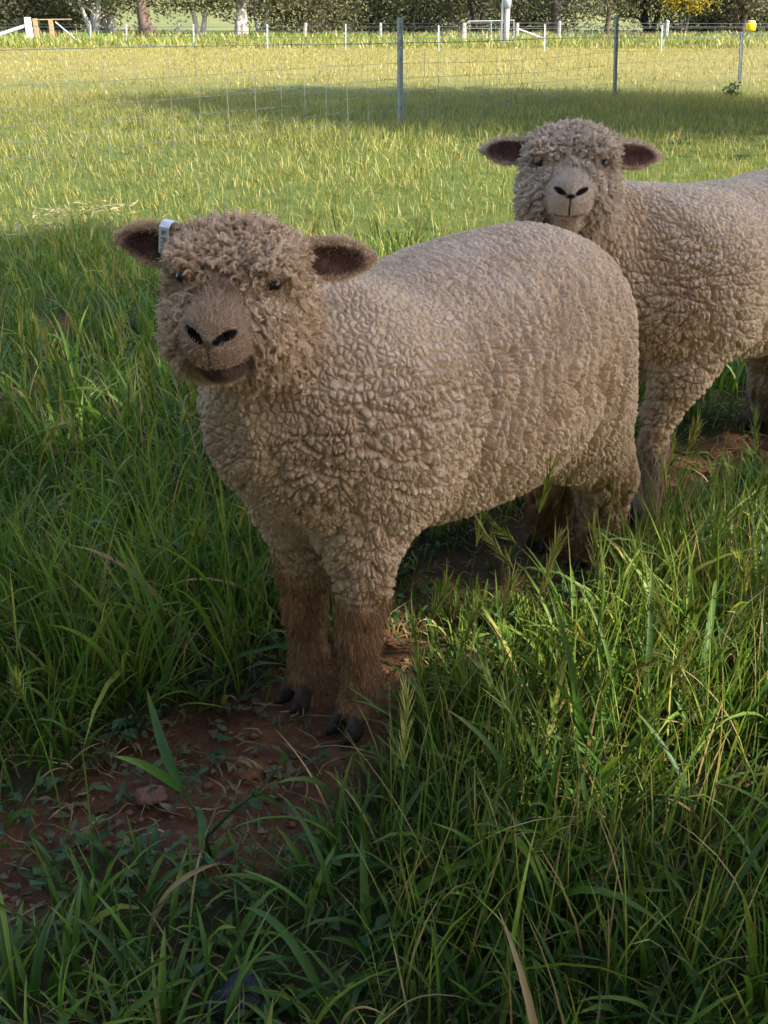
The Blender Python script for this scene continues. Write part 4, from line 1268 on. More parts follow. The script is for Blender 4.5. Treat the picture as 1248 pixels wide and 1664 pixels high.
ink_m = simple_mat('tag_ink', (0.05, 0.06, 0.06), (0.10, 0.11, 0.11), 60, 0.7, 0, 0)

def sample_surface(V, Nn, Tri, n, weight, r):
    a, b, c = V[Tri[:, 0]], V[Tri[:, 1]], V[Tri[:, 2]]
    area = np.linalg.norm(np.cross(b - a, c - a), axis=1) * weight[Tri].mean(1)
    cum = np.cumsum(area); cum /= cum[-1]
    t = np.searchsorted(cum, r.random(n))
    t = np.minimum(t, len(Tri) - 1)
    u, v = r.random(n), r.random(n)
    f = u + v > 1; u[f] = 1 - u[f]; v[f] = 1 - v[f]
    w = np.stack([1 - u - v, u, v], 1)
    P = (V[Tri[t]] * w[:, :, None]).sum(1); N = (Nn[Tri[t]] * w[:, :, None]).sum(1)
    N /= np.linalg.norm(N, axis=1)[:, None] + 1e-9
    return P, N, Tri[t, 0]

def hair_object(name, strands, rad, material, parent, attrs, tip=0.35, **props):
    n, k = strands.shape[:2]
    hc = bpy.data.hair_curves.new(name)
    hc.add_curves([k] * n)
    hc.points.foreach_set('position', np.ascontiguousarray(strands.reshape(-1), dtype=np.float32))
    prof = np.linspace(1, tip, k)
    rr = (np.broadcast_to(np.asarray(rad), (n,))[:, None] * prof[None]).reshape(-1)
    hc.points.foreach_set('radius', np.ascontiguousarray(rr, dtype=np.float32))
    for an, av in attrs.items():
        at_ = hc.attributes.new(an, 'FLOAT', 'POINT')
        at_.data.foreach_set('value', np.ascontiguousarray(np.repeat(av, k), dtype=np.float32))
    if 'rnd' not in attrs:
        at_ = hc.attributes.new('rnd', 'FLOAT', 'POINT')
        at_.data.foreach_set('value', np.ascontiguousarray(np.repeat(np.random.default_rng(n).random(n), k), dtype=np.float32))
    hc.materials.append(material)
    o = bpy.data.objects.new(name, hc)
    COL.objects.link(o); o.parent = parent
    for kk, vv in props.items():
        o[kk] = vv
    return o

def sphere_mesh(name, r, nu=20, nv=12, sc=(1, 1, 1)):
    th = np.linspace(0, math.pi, nv); ph = np.arange(nu) * 2 * math.pi / nu
    V = np.stack([np.cos(th)[:, None] * np.ones(nu), np.sin(th)[:, None] * np.cos(ph), np.sin(th)[:, None] * np.sin(ph)], -1).reshape(-1, 3) * r * np.array(sc)
    i = np.arange(nv - 1)[:, None] * nu; j = np.arange(nu)[None]; j2 = (j + 1) % nu
    Fq = np.stack([i + j, i + nu + j, i + nu + j2, i + j2], -1).reshape(-1, 4)
    return np_mesh(name, V, Fq)

def hoof_toe(name, side):
    """one cloven toe: a wedge, pointed forward, flat sole"""
    rings = []
    for z, s, fx in ((0.0, 1.0, 0.006), (0.010, 0.97, 0.003), (0.022, 0.86, -0.003), (0.034, 0.70, -0.009), (0.040, 0.45, -0.012)):
        pts = []
        for t in np.arange(12) * 2 * math.pi / 12:
            x = math.cos(t) * 0.021; y = math.sin(t) * 0.0130
            if x > 0:
                y *= 1 - 0.35 * (x / 0.021) ** 2
            if y * side < 0:
                y *= 0.6
            pts.append((x * s + fx, y * s, z))
        rings.append(pts)
    V = np.array(rings).reshape(-1, 3); n = 12; k = len(rings)
    i = np.arange(k - 1)[:, None] * n; j = np.arange(n)[None]; j2 = (j + 1) % n
    Fq = np.stack([i + j, i + j2, i + n + j2, i + n + j], -1).reshape(-1, 4)
    F3 = np.vstack([Fq[:, [0, 1, 2]], Fq[:, [0, 2, 3]], [[0, q + 1, q] for q in range(1, n - 1)], [[(k - 1) * n, (k - 1) * n + q, (k - 1) * n + q + 1] for q in range(1, n - 1)]])
    me = np_mesh(name, V, F3)
    return me

def make_sheep(label, loc, yaw_world, scale, head, feet, grid, seed, M, tag_side, group, mouth_open, nfuzz, prof, knobs):
    r = np.random.default_rng(seed)
    root = empty('sheep', loc, yaw_world, label=label, category='sheep', group=group)
    root.scale = (scale,) * 3
    hc, HM, hs = head
    def H(a, b, c):                       # head-local to sheep-local
        return hc + hs * (np.array([a, b, c]) @ HM)
    f = Field((-0.60, -0.34, -0.01), (0.78, 0.34, 0.86), grid)
    f.barrel(prof)
    # shoulder, chest, rump masses
    f.ell((0.28, 0.0, 0.445), (0.135, 0.160, 0.140), k=0.05)
    f.ell((0.340, 0.0, 0.425), (0.095, 0.120, 0.092), k=0.05)
    # legs
    for sgn, i in ((1, 0), (-1, 1)):
        fx, fy = feet[i]
        f.chain([((0.26, 0.080 * sgn, 0.38), 0.088), ((0.292, 0.066 * sgn, 0.300), 0.056), ((fx - 0.015, fy + 0.004 * sgn, 0.220), 0.038)], 0.035)
        f.chain([((fx - 0.015, fy + 0.004 * sgn, 0.220), 0.037), ((fx - 0.008, fy, 0.150), 0.025), ((fx - 0.014, fy, 0.075), 0.021), ((fx - 0.004, fy, 0.032), 0.027)], 0.02)
        hx, hy = feet[2 + i]
        f.ell((-0.190, 0.074 * sgn, 0.37), (0.105, 0.090, 0.17), k=0.04)
        f.chain([((-0.210, 0.082 * sgn, 0.31), 0.086), ((-0.262, 0.072 * sgn, 0.24), 0.064), ((hx - 0.005, hy + 0.008 * sgn, 0.175), 0.050), ((hx - 0.006, hy, 0.10), 0.041), ((hx - 0.008, hy, 0.030), 0.038)], 0.03)
    f.cone((-0.285, 0, 0.45), (-0.303, 0, 0.36), 0.036, 0.022, 0.03)      # short docked tail
    # neck
    f.cone((0.25, 0, 0.445), H(-0.080, 0, -0.035), 0.118, 0.060 * hs, 0.05)
    f.cone((0.320, 0, 0.44), H(-0.03, 0, -0.070), 0.100, 0.050 * hs, 0.04)
    # head
    f.ell(H(-0.015, 0, 0.012), np.array([0.080, 0.071, 0.062]) * hs, HM, 0.03)
    f.ell(H(-0.008, 0, 0.048), np.array([0.060, 0.066, 0.030]) * hs, HM, 0.03)      # woolly poll
    for sg in (1, -1):
        f.ell(H(0.020, 0.037 * sg, -0.026), np.array([0.060, 0.038, 0.052]) * hs, HM, 0.03)   # woolly cheeks
        f.ell(H(0.044, 0.046 * sg, 0.052), np.array([0.026, 0.017, 0.013]) * hs, HM, 0.015)   # brow
    f.cone(H(0.035, 0, 0.002), H(0.100, 0, -0.010), 0.047 * hs, 0.034 * hs, 0.025)            # muzzle
    f.ell(H(0.108, 0, -0.006), np.array([0.030, 0.032, 0.026]) * hs, HM, 0.015)               # nose
    f.ell(H(0.106, 0, -0.030), np.array([0.026, 0.031, 0.018]) * hs, HM, 0.010)               # upper lip
    f.ell(H(0.080, 0, -0.054), np.array([0.032, 0.027, 0.017]) * hs, HM, 0.012)               # chin
    for sg in (1, -1):
        f.ell(H(0.134, 0.017 * sg, -0.001), np.array([0.010, 0.0085, 0.0042]) * hs, HM, 0.003, cut=True)  # nostril
        f.ell(H(0.054, 0.064 * sg, 0.034), np.array([0.020, 0.013, 0.010]) * hs, HM, 0.008, cut=True)      # eye socket
    f.ell(H(0.118, 0, -0.0415), np.array([0.036, 0.034, 0.0035 + 0.0015 * mouth_open]) * hs, HM, 0.004, cut=True)  # mouth
    f.ell(H(0.140, 0, -0.022), np.array([0.008, 0.002, 0.012]) * hs, HM, 0.003, cut=True)                  # philtrum
    # ears: leaf shaped, cupped to the front
    ears = []
    for sg, (ddir, opn) in ((1, knobs['ear_l']), (-1, knobs['ear_r'])):
        d = np.array([ddir[0], sg * ddir[1], ddir[2]]); d /= np.linalg.norm(d)
        n0 = np.array([1.0, 0.0, opn]); n0 -= (n0 @ d) * d; n0 /= np.linalg.norm(n0)
        w = np.cross(d, n0)
        EM = np.stack([d, w, n0]) @ HM
        base = np.array([-0.020, 0.060 * sg, 0.042])
        def E(x, y, z, base=base, d=d, w=w, n0=n0):
            q = base + d * x + w * y + n0 * z
            return H(*q)
        f.cone(H(*(base - d * 0.03)), E(0.02, 0, 0), 0.022 * hs, 0.017 * hs, 0.012)
        f.ell(E(0.040, 0, 0), np.array([0.046, 0.0240, 0.0100]) * hs, EM, 0.010)
        f.cone(E(0.052, 0, 0), E(0.096, 0, -0.003), 0.0165 * hs, 0.0045 * hs, 0.012)
        f.ell(E(0.042, 0, 0.0125), np.array([0.043, 0.0180, 0.0125]) * hs, EM, 0.004, cut=True)
        ears.append((E, EM))
    V, Q = surface_nets(f.D, f.lo, grid)
    V = relax(V, Q, 3)
    cl = np.array([math.cos(-yaw_world) * -loc[0] - math.sin(-yaw_world) * -loc[1], math.sin(-yaw_world) * -loc[0] + math.cos(-yaw_world) * -loc[1], CAM_H]) / scale
    def facing(V, Q):
        c4 = V[Q].mean(1)
        fn = np.cross(V[Q[:, 2]] - V[Q[:, 0]], V[Q[:, 3]] - V[Q[:, 1]]); fn /= np.linalg.norm(fn, axis=1)[:, None] + 1e-12
        tc = cl - c4; tc /= np.linalg.norm(tc, axis=1)[:, None]
        return c4, (fn * tc).sum(1)
    c4, fc_ = facing(V, Q)
    near_h = np.linalg.norm(c4 - hc, axis=1) < 0.19 * hs
    V, Q, h1 = refine_some(V, Q, (fc_ > -0.15) | near_h | (c4[:, 2] < 0.24))
    V = relax(V, Q, 2)
    c4, fc_ = facing(V, Q)
    V, Q, h2 = refine_some(V, Q, (fc_ > 0.0) & (c4[:, 2] > 0.20) & (c4[:, 0] > knobs['fine']) & (np.linalg.norm(c4 - hc, axis=1) > 0.125 * hs))
    hangs = (h1, h2)
    for h_ in hangs:
        V[h_[0]] = (V[h_[1]] + V[h_[2]]) / 2
    me = np_mesh('body', V, Q)
    nv = len(V)
    N = np.empty(nv * 3, np.float32); me.vertex_normals.foreach_get('vector', N); N = N.reshape(-1, 3).astype(float)
    # masks in head space and sheep space
    HL = ((V - hc) @ HM.T) / hs
    near_head = np.linalg.norm(HL - np.array([0.03, 0, 0]), axis=1) < 0.22
    a, b, c = HL[:, 0], HL[:, 1], HL[:, 2]
    P3 = V * 1.0
    wob = vnoise(P3, 30, seed) * 0.012
    face = sstep(0.066, 0.098, a + wob * 1.3 - 0.35 * np.maximum(c - 0.01, 0) - 1.1 * np.maximum(np.abs(b) - 0.026, 0) + 0.55 * np.minimum(c + 0.025, 0)) * near_head
    bridge = sstep(0.030, 0.050, a + wob) * sstep(0.034, 0.016, np.abs(b) + wob) * sstep(0.056, 0.030, c + wob) * sstep(-0.02, 0.0, c)
    face = np.maximum(face, bridge * near_head)
    face = np.maximum(face, sstep(0.070, 0.080, a) * sstep(-0.028, -0.036, c) * sstep(-0.085, -0.072, c) * sstep(0.040, 0.030, np.abs(b)) * near_head)
    for sg in (1, -1):
        q = np.sqrt(((a - 0.056) / 0.026) ** 2 + ((b - 0.056 * sg) / 0.022) ** 2 + ((c - 0.032) / 0.014) ** 2)
        face = np.maximum(face, sstep(1.15, 0.75, q + wob * 15) * 0.8)
    eyez = np.zeros(nv)
    for sg in (1, -1):
        q = np.sqrt(((a - 0.058) / 0.026) ** 2 + ((b - 0.056 * sg) / 0.024) ** 2 + ((c - 0.036) / 0.016) ** 2)
        eyez = np.maximum(eyez, sstep(1.2, 0.9, q))
    dark = np.zeros(nv); inner = np.zeros(nv); earm = np.zeros(nv); pink = np.zeros(nv)
    for sg in (1, -1):
        q = np.sqrt(((a - 0.132) / 0.020) ** 2 + ((b - 0.0170 * sg) / 0.0145) ** 2 + ((c - 0.000 - 0.40 * (np.abs(b) - 0.0170)) / 0.0064) ** 2)
        dark = np.maximum(dark, sstep(1.15, 0.8, q * knobs.get('nostril', 1.0)))
        q = np.sqrt(((a - 0.058) / 0.020) ** 2 + ((b - 0.059 * sg) / 0.017) ** 2 + ((c - 0.034) / 0.010) ** 2)
        dark = np.maximum(dark, sstep(1.2, 0.7, q) * 0.9)
    # nose bridge between nostrils (Y mark), mouth line
    dark = np.maximum(dark, sstep(1.0, 0.4, np.sqrt(((a - 0.135) / 0.02) ** 2 + (b / 0.012) ** 2 + ((c + 0.007) / 0.006) ** 2)) * knobs['ymark'])
    dark = np.maximum(dark, sstep(0.0022, 0.0009, np.abs(b)) * sstep(0.11, 0.125, a) * sstep(-0.040, -0.036, c) * sstep(-0.005, -0.010, c) * knobs['ymark'])
    curve = -0.0415 + 7.0 * b ** 2
    dark = np.maximum(dark, sstep(0.0042, 0.0018, np.abs(c - curve) * (1.0 + 0.5 * knobs.get('thin', 0))) * sstep(0.07, 0.085, a) * sstep(0.036, 0.030, np.abs(b) * (1 + 0.35 * knobs.get('thin', 0))) * (1 - 0.35 * knobs.get('thin', 0)) * near_head)
    dark = np.maximum(dark, knobs['muzzle_dark'] * sstep(0.078, 0.092, a) * sstep(-0.037, -0.043, c) * sstep(-0.070, -0.055, c) * sstep(0.036, 0.024, np.abs(b)))
    pink = knobs['pink'] * sstep(-0.044, -0.047, c) * sstep(-0.058, -0.052, c) * sstep(0.10, 0.108, a) * sstep(0.016, 0.010, np.abs(b))
    for E, EM in ears:
        o = E(0, 0, 0)
        L = (V - o) @ EM.T / hs
        inz = (L[:, 0] > 0.004) & (L[:, 0] < 0.11) & (np.abs(L[:, 1]) < 0.035) & (np.abs(L[:, 2]) < 0.03)
        ee = inz * sstep(0.004, 0.018, L[:, 0])
        earm = np.maximum(earm, ee)
        rim = np.sqrt(((L[:, 0] - 0.041) / 0.044) ** 2 + (L[:, 1] / 0.0180) ** 2)
        inner = np.maximum(inner, ee * sstep(1.1, 0.8, rim) * (L[:, 2] > -0.004) * ((N @ EM[2]) > -0.2))
    u, v, w = V[:, 0], V[:, 1], V[:, 2]
    lim = np.where(u > 0, knobs['sock_f'], knobs['sock_h'])
    leg = sstep(lim + 0.05, lim - 0.045, w + vnoise(P3, 22, seed + 5) * 0.03 + vnoise(P3, 70, seed + 4) * 0.012)
    stain = np.clip(sstep(0.33, 0.18, w) * 0.6 + sstep(-0.12, -0.32, u) * sstep(0.5, 0.25, w) * 0.5 + 0.35 * sstep(0.25, 0.42, u) * sstep(0.55, 0.40, w), 0, 1)
    # wool relief
    dwarp = np.stack([vnoise(P3, 38, seed + i) for i in (1, 2, 3)], 1) * 0.0026 + np.stack([vnoise(P3, 11, seed + i) for i in (7, 8, 9)], 1) * 0.010
    Pw = P3 + dwarp
    wool = (1 - leg) * (1 - face) * (1 - earm) * (1 - dark)
    body = 1 - sstep(0.20, 0.13, np.linalg.norm(HL - np.array([0.0, 0, 0]), axis=1))
    low = sstep(0.60, 0.38, w)                         # bigger, deeper staples low on the flank
    front = sstep(0.12, 0.30, u)
    cs = knobs['cell']
    st = 0.62 + 0.0 * front                            # staples run up and down the flank, rounder in front
    q1 = np.stack([1.0 + 0 * st, 0.9 + 0 * st, st], 1)
    F1, F2, _, rid = worley(Pw / cs * q1, seed)         # small staples
    G1, G2, _, ri2 = worley(Pw / (cs * 1.28) * q1 + 17.3, seed + 3)   # bigger ones low down and on the neck
    big = sstep(0.47, 0.57, low * 0.85 + 0.30 * vnoise(P3, 14, seed + 20))
    cF = 1 - np.exp(-((F2 - F1) / 0.155) ** 1.8); cG = 1 - np.exp(-((G2 - G1) / 0.135) ** 1.8)
    crease = (1 - big) * cF + big * np.minimum(cG, 0.5 + 0.5 * cF)
    dome = (1 - big) * (1 - F1) + big * (1 - G1)
    lean_ = P3 + dwarp * 0.40 + np.stack([0.30 * (w - 0.45), 0 * w, 0 * w], 1)
    tall = np.array([0.0190, 0.045, 0.130]); wide = np.array([0.055, 0.055, 0.020])
    K1, K2, _, _ = worley(lean_ / tall + 5.1, seed + 6)
    J1, J2, _, _ = worley(lean_ / wide + 9.7, seed + 16)
    fis = 1 - (1 - front) * np.exp(-((K2 - K1) / 0.125) ** 1.6) - 0.8 * front * np.exp(-((J2 - J1) / 0.12) ** 1.7)                    # long partings down the flank
    top = sstep(0.35, 0.9, N[:, 2]) * body
    amp = (0.0046 + 0.0016 * low) * (1 - 0.25 * top)
    disp = wool * body * (amp * (crease - 1) * (0.8 + 0.4 * rid) + 0.0003 * dome * (1 - 0.4 * top) + (0.0090 + 0.0080 * low) * (1 - front * 0.35) * (1 - 0.55 * top) * (fis - 1))
    disp += wool * (1 - body) * (0.0040 * (crease - 1))
    disp += wool * 0.0005 * vnoise(P3, 260, seed + 15)
    disp += wool * 0.0022 * vnoise(P3, 16, seed + 12) + wool * 0.006 * vnoise(P3, 6.5, seed + 13) * body
    disp += leg * 0.0022 * vnoise(P3 * np.array([1, 1, 0.30]), 130, seed + 14)
    V = V + N * disp[:, None]
    for h_ in hangs:
        V[h_[0]] = (V[h_[1]] + V[h_[2]]) / 2
    me.vertices.foreach_set('co', np.ascontiguousarray(V, dtype=np.float32).ravel())
    for an, av in (('leg', leg), ('face', face), ('inner', inner), ('dark', dark), ('pink', pink), ('stain', stain)):
        at_ = me.attributes.new(an, 'FLOAT', 'POINT'); at_.data.foreach_set('value', np.ascontiguousarray(av, dtype=np.float32))
    me.polygons.foreach_set('use_smooth', np.ones(len(me.polygons), bool))
    me.update()
    me.materials.clear(); me.name = 'body'
    bo = obj('body', me, M, root)
    # ---- fleece: short crimped fibres standing out of the staples
    N2 = np.empty(nv * 3, np.float32); me.vertex_normals.foreach_get('vector', N2); N2 = N2.reshape(-1, 3).astype(float)
    me.calc_loop_triangles()
    Tri = np.empty(len(me.loop_triangles) * 3, np.int32); me.loop_triangles.foreach_get('vertices', Tri); Tri = Tri.reshape(-1, 3)
    Ns = N                                                # smooth pre-relief normal
    wt = wool * (0.03 + 0.97 * crease * fis) * body + 0.0005
    P, Nn, ix = sample_surface(V, Ns, Tri, nfuzz, wt, r)
    k = 4
    t = np.linspace(0, 1, k)
    L = (0.0009 + 0.0022 * r.random(nfuzz) ** 2) * knobs.get('fuzz', 1.0)
    jit = r.normal(0, 1, (nfuzz, 3)); jit -= (jit * Nn).sum(1)[:, None] * Nn
    D = Nn + jit * 0.45
    bend = r.normal(0, 1, (nfuzz, 3))
    S = P[:, None] - Nn[:, None] * 0.001 + D[:, None] * (t[None, :, None] * L[:, None, None]) + bend[:, None] * ((t ** 2)[None, :, None] * L[:, None, None] * 0.35)
    at_ = {q: av[ix] for q, av in (('leg', leg), ('face', face), ('dark', dark), ('stain', stain))}
    hair_object('fleece', S, 0.00022, knobs['fuzz_mat'], root, at_, 0.5, kind='stuff')
    # ---- curly locks on the poll, cheeks and throat
    nc = knobs['locks']; per = 12; k = 9
    wl = wool * sstep(0.17, 0.13, np.linalg.norm(HL, axis=1)) * sstep(-0.045, -0.012, a - 0.15 * np.minimum(c, 0)) * sstep(-0.105, -0.075, c) * sstep(0.092, 0.076, np.abs(b)) * (1 - knobs.get('eye_open', 0.8) * eyez)
    P, Nn, ix = sample_surface(V, Ns, Tri, nc, wl + 1e-6, r)
    hl = HL[ix]
    Lc = (0.009 + 0.012 * r.random(nc)) * hs
    up = HM[2]; fw = HM[0]
    flow = -0.10 * fw[None] + np.where(hl[:, 2:3] > 0.045, 0.25, -0.55) * up[None] + 0.5 * r.normal(0, 1, (nc, 3))
    flow += np.sign(hl[:, 1:2]) * 0.35 * HM[1][None]
    D0 = Nn * 0.75 + flow * 0.55; D0 /= np.linalg.norm(D0, axis=1)[:, None]
    ph = r.random(nc) * 6.28; turns = 1.1 + 1.1 * r.random(nc)
    e1 = np.cross(D0, r.normal(0, 1, (nc, 3))); e1 /= np.linalg.norm(e1, axis=1)[:, None]; e2 = np.cross(D0, e1)
    t = np.linspace(0, 1, k)
    rad = (0.0020 + 0.0022 * r.random(nc)) * hs
    rp = np.repeat
    off = r.normal(0, 1, (nc, per, 2)) * 0.0012 * hs
    phs = ph[:, None] + r.normal(0, 0.18, (nc, per))
    ang = phs[:, :, None] + (turns[:, None, None] * 6.28) * t[None, None]
    rr_ = rad[:, None, None] * np.sqrt(t)[None, None]
    conv = 1 - 0.45 * t
    x1 = rr_ * np.cos(ang) + off[:, :, 0:1] * conv; x2 = rr_ * np.sin(ang) + off[:, :, 1:2] * conv
    ll = Lc[:, None, None] * t[None, None] * (1 + 0.12 * r.normal(0, 1, (nc, per, 1)))
    sag = (t ** 2)[None, None] * Lc[:, None, None] * 0.2
    S = P[:, None, None] - Nn[:, None, None] * 0.002 + D0[:, None, None] * ll[..., None] + e1[:, None, None] * x1[..., None] + e2[:, None, None] * x2[..., None] + np.array([0, 0, -1.0]) * sag[..., None]
    S = S.reshape(nc * per, k, 3)
    at_ = {q: rp(av[ix], per) for q, av in (('leg', leg), ('face', face), ('dark', dark))}
    at_['rnd'] = np.clip(rp(r.random(nc), per) + r.normal(0, 0.12, nc * per), 0, 1)
    hair_object('head_curls', S, 0.00036, knobs['curl_mat'], root, at_, 0.5, kind='stuff')
    # ---- coarse hair on the legs, short velvet on the face and ears
    nl = knobs['leghair']; k = 5; t = np.linspace(0, 1, k)
    P, Nn, ix = sample_surface(V, Ns, Tri, nl, leg * sstep(0.022, 0.035, w) + 1e-7, r)
    L = 0.005 + 0.007 * r.random(nl)
    D = Nn * 0.35 + np.array([-0.1, 0, -0.9]) + r.normal(0, 0.22, (nl, 3))
    S = P[:, None] - Nn[:, None] * 0.001 + D[:, None] * (t[None, :, None] * L[:, None, None]) + np.array([0, 0, -1.0]) * ((t ** 2)[None, :, None] * L[:, None, None] * 0.25) + Nn[:, None] * (np.sin(t * 3.1) * 0.002)[None, :, None]
    S[:, :, 2] = np.maximum(S[:, :, 2], 0.004)
    hair_object('leg_hair', S, 0.0006, knobs['curl_mat'], root, {'leg': np.ones(nl)}, 0.25, kind='stuff')
    nf = knobs['facehair']; k = 3; t = np.linspace(0, 1, k)
    wf = (face * (1 - sstep(0.1, 0.4, dark)) + earm * (1 - inner) * 0.9 + inner * 0.15) + 1e-7
    P, Nn, ix = sample_surface(V, Ns, Tri, nf, wf, r)
    L = 0.0030 + 0.0034 * r.random(nf) + 0.002 * earm[ix] + 0.0065 * sstep(0.115, 0.065, HL[ix, 0]) * (1 - earm[ix]) * r.random(nf)
    D = Nn * 0.55 + HM[0][None] * (-0.35) * (1 - earm[ix])[:, None] + HM[2][None] * (0.25) + r.normal(0, 0.3, (nf, 3))
    S = P[:, None] - Nn[:, None] * 0.0005 + D[:, None] * (t[None, :, None] * L[:, None, None])
    at_ = {q: av[ix] for q, av in (('face', face), ('inner', inner * 0.8), ('dark', dark * 0.6))}
    hair_object('face_hair', S, 0.00042, knobs['curl_mat'], root, at_, 0.3, kind='stuff')
    # ---- eyes
    for sg in (1, -1):
        e = obj('eye', sphere_mesh('eye', 0.0092 * hs), eye_m, root)
        p = H(0.048, 0.0500 * sg, 0.034)
        out = np.array([0.62, 0.78 * sg, 0.05]) @ HM
        e.location = Vector(p)
        e.rotation_euler = Vector(out).to_track_quat('X', 'Z').to_euler()
    # ---- cloven hooves
    for fx, fy in feet:
        for sg in (1, -1):
            ho = obj('hoof', hoof_toe('hoof', sg), hoof_m, root)
            ho.location = (fx + 0.016, fy + 0.0128 * sg, 0.0)
            ho.rotation_euler = (0, 0, sg * 0.10)
    # ---- ear tag folded over the upper edge of one ear
    E, EM = ears[0 if tag_side > 0 else 1]
    d, wv, nn = EM
    upv = wv if wv[2] > 0 else -wv
    mb = MB()
    tw, prof_t = 0.0060 * hs, []
    tx = knobs['tag_x']
    for (y, z) in ((-0.005, 0.0120), (0.012, 0.0138), (0.024, 0.0145), (0.0285, 0.009), (0.0300, 0.0), (0.0285, -0.009), (0.022, -0.014), (0.0, -0.0145)):
        prof_t.append((y, z))
    rowsV = []
    for (y, z) in prof_t:
        c0 = E(tx, 0, 0) + upv * y * hs + nn * z * hs
        for s_ in (-1, 1):
            rowsV.append(c0 + d * s_ * tw)
    rowsV = np.array(rowsV); n = len(prof_t)
    nrm = []
    for i in range(n):
        y0, z0 = prof_t[max(i - 1, 0)]; y1, z1 = prof_t[min(i + 1, n - 1)]
        tt = upv * (y1 - y0) + nn * (z1 - z0); q = np.cross(tt, d); q /= np.linalg.norm(q); nrm += [q, q]
    nrm = np.array(nrm)
    Vt = np.vstack([rowsV, rowsV + nrm * 0.0016])
    ft = []
    for i in range(n - 1):
        p0, p1, p2, p3 = 2 * i, 2 * i + 1, 2 * i + 3, 2 * i + 2
        m_ = 2 * n
        ft += [[p0, p1, p2, p3], [p0 + m_, p3 + m_, p2 + m_, p1 + m_], [p0, p3, p3 + m_, p0 + m_], [p1, p1 + m_, p2 + m_, p2]]
    ft += [[0, 2 * n, 2 * n + 1, 1], [2 * n - 2, 2 * n - 1, 4 * n - 1, 4 * n - 2]]
    mb.quads(Vt, ft)
    to = obj('ear_tag', mb.mesh('ear_tag'), tag_m, root)
    if knobs.get('tag_text'):
        cu = bpy.data.curves.new('tag_text', 'FONT'); cu.body = knobs['tag_text']; cu.size = 0.0092 * hs; cu.align_x = 'CENTER'; cu.align_y = 'CENTER'; cu.extrude = 0.0
        tmp = bpy.data.objects.new('tmp', cu); COL.objects.link(tmp)
        tme = bpy.data.meshes.new_from_object(tmp.evaluated_get(bpy.context.evaluated_depsgraph_get()))
        bpy.data.objects.remove(tmp)
        tx_o = obj('lettering', tme, ink_m, to)
        right = -upv                                   # reads downwards
        yax = np.cross(nn, right)
        Mx = Matrix(((right[0], yax[0], nn[0], 0), (right[1], yax[1], nn[1], 0), (right[2], yax[2], nn[2], 0), (0, 0, 0, 1)))
        Mx.translation = Vector(E(tx, 0, 0) + upv * 0.008 * hs + nn * 0.0162 * hs)
        tx_o.matrix_local = Mx
    return root

PROF1 = [(-0.308, 0.42, 0.02, 0.02), (-0.298, 0.42, 0.085, 0.078), (-0.270, 0.42, 0.140, 0.120), (-0.228, 0.422, 0.170, 0.146), (-0.165, 0.423, 0.188, 0.168), (-0.07, 0.420, 0.193, 0.184), (0.02, 0.417, 0.188, 0.190), (0.16, 0.416, 0.178, 0.186), (0.27, 0.432, 0.162, 0.166), (0.35, 0.448, 0.138, 0.135), (0.40, 0.455, 0.100, 0.10), (0.43, 0.455, 0.02, 0.02)]
W1 = wool_material('wool_tan', (0.62, 0.415, 0.265), (0.76, 0.56, 0.39), (0.52, 0.33, 0.19), (0.18, 0.082, 0.038), (0.36, 0.20, 0.10), 1.0, (0.30, 0.19, 0.13), (0.50, 0.36, 0.26))
W1C = hair_material('hair_tan', (0.60, 0.395, 0.245), (0.92, 0.70, 0.50), (0.15, 0.078, 0.042), (0.38, 0.225, 0.125), (0.38, 0.245, 0.165), (0.74, 0.55, 0.40))
W2 = wool_material('wool_cream', (0.62, 0.43, 0.28), (0.76, 0.57, 0.405), (0.54, 0.35, 0.20), (0.28, 0.17, 0.12), (0.42, 0.29, 0.22), 1.0, (0.44, 0.33, 0.25), (0.62, 0.50, 0.40))
W2C = hair_material('hair_cream', (0.58, 0.43, 0.31), (0.90, 0.73, 0.57), (0.27, 0.165, 0.115), (0.50, 0.34, 0.26), (0.48, 0.36, 0.27), (0.80, 0.67, 0.55))

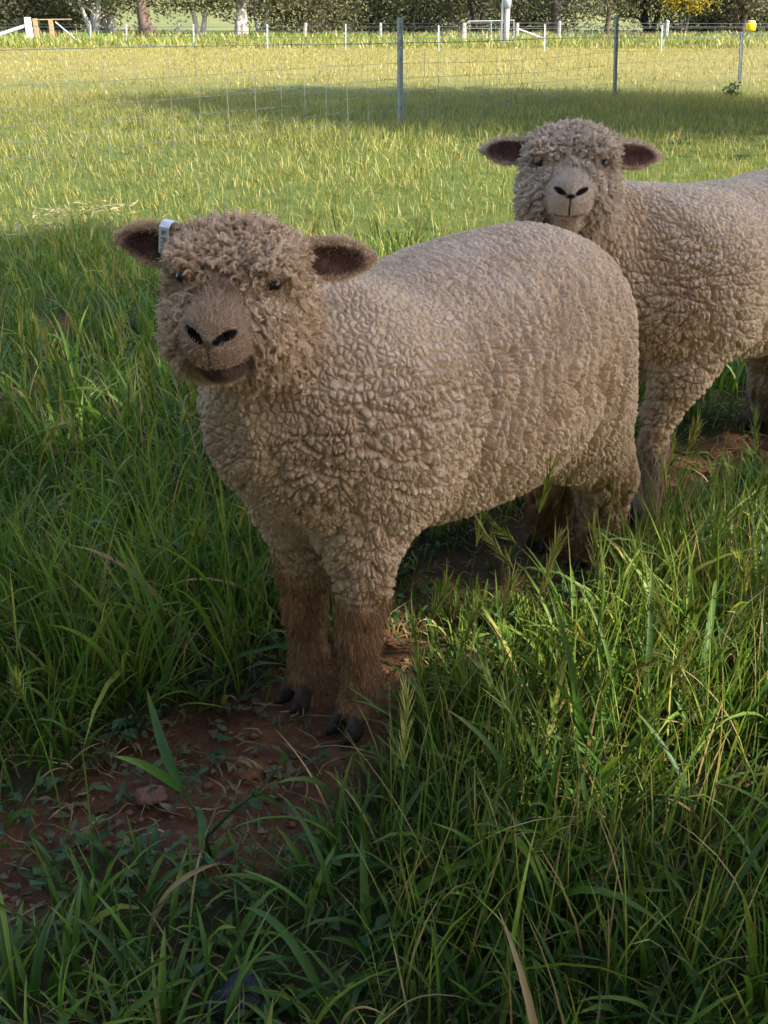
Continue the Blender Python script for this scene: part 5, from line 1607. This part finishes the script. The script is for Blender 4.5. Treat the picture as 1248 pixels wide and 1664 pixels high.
YAW1 = R(228)
YAW2 = math.atan2(-0.669, -0.743)
W1F = hair_material('fuzz_tan', (0.58, 0.41, 0.29), (0.74, 0.57, 0.43), (0.15, 0.078, 0.042), (0.38, 0.225, 0.125), (0.30, 0.19, 0.13), (0.5, 0.36, 0.26))
W2F = hair_material('fuzz_cream', (0.59, 0.43, 0.31), (0.74, 0.58, 0.45), (0.27, 0.165, 0.115), (0.50, 0.34, 0.26), (0.40, 0.29, 0.21), (0.60, 0.47, 0.37))
PROF2 = [(q[0], q[1] + 0.008 + 0.016 * (1 if 0.1 < q[0] < 0.38 else 0), q[2] * 0.915, q[3] * 0.96) for q in PROF1]
make_sheep('brown-legged sheep standing in front, white tag on the ear at its right', (0.117, 1.375, 0.0), YAW1, 1.0,
           head_frame((0.420, 0.012, 0.608), R(35), R(4), R(-3), 0.93),
           [(0.314, 0.072), (0.316, -0.030), (-0.300, 0.078), (-0.315, -0.035)], 0.0056, 21, W1, -1, 'sheep in the paddock', 0, 40000, PROF1,
           dict(ear_l=((-0.34, 0.92, -0.02), 0.15), ear_r=((-0.12, 0.96, 0.06), 0.15), ymark=0.55, muzzle_dark=0.75, pink=0.0, sock_f=0.205, sock_h=0.07, cell=0.0080, fine=-9, locks=2900, curl_mat=W1C, fuzz_mat=W1F, leghair=11000, facehair=20000, tag_x=0.030, tag_text='& Pond'))
make_sheep('paler sheep standing behind, facing the camera with its chin over the other', (0.720, 1.985, 0.0), YAW2, 1.02,
           head_frame((0.515, -0.045, 0.632), R(40), R(-1), R(0), 0.94),
           [(0.32, 0.045), (0.33, -0.05), (-0.305, 0.055), (-0.30, -0.055)], 0.0064, 47, W2, 1, 'sheep in the paddock', 0, 18000, PROF2,
           dict(ear_l=((-0.20, 0.95, -0.06), 0.15), ear_r=((-0.20, 0.95, 0.02), 0.15), ymark=1.0, muzzle_dark=0.0, thin=1.0, eye_open=0.55, nostril=1.22, pink=0.55, sock_f=0.15, sock_h=0.07, cell=0.0085, fine=-0.14, locks=2400, curl_mat=W2C, fuzz_mat=W2F, leghair=8000, facehair=9000, tag_x=0.002, tag_text=''))
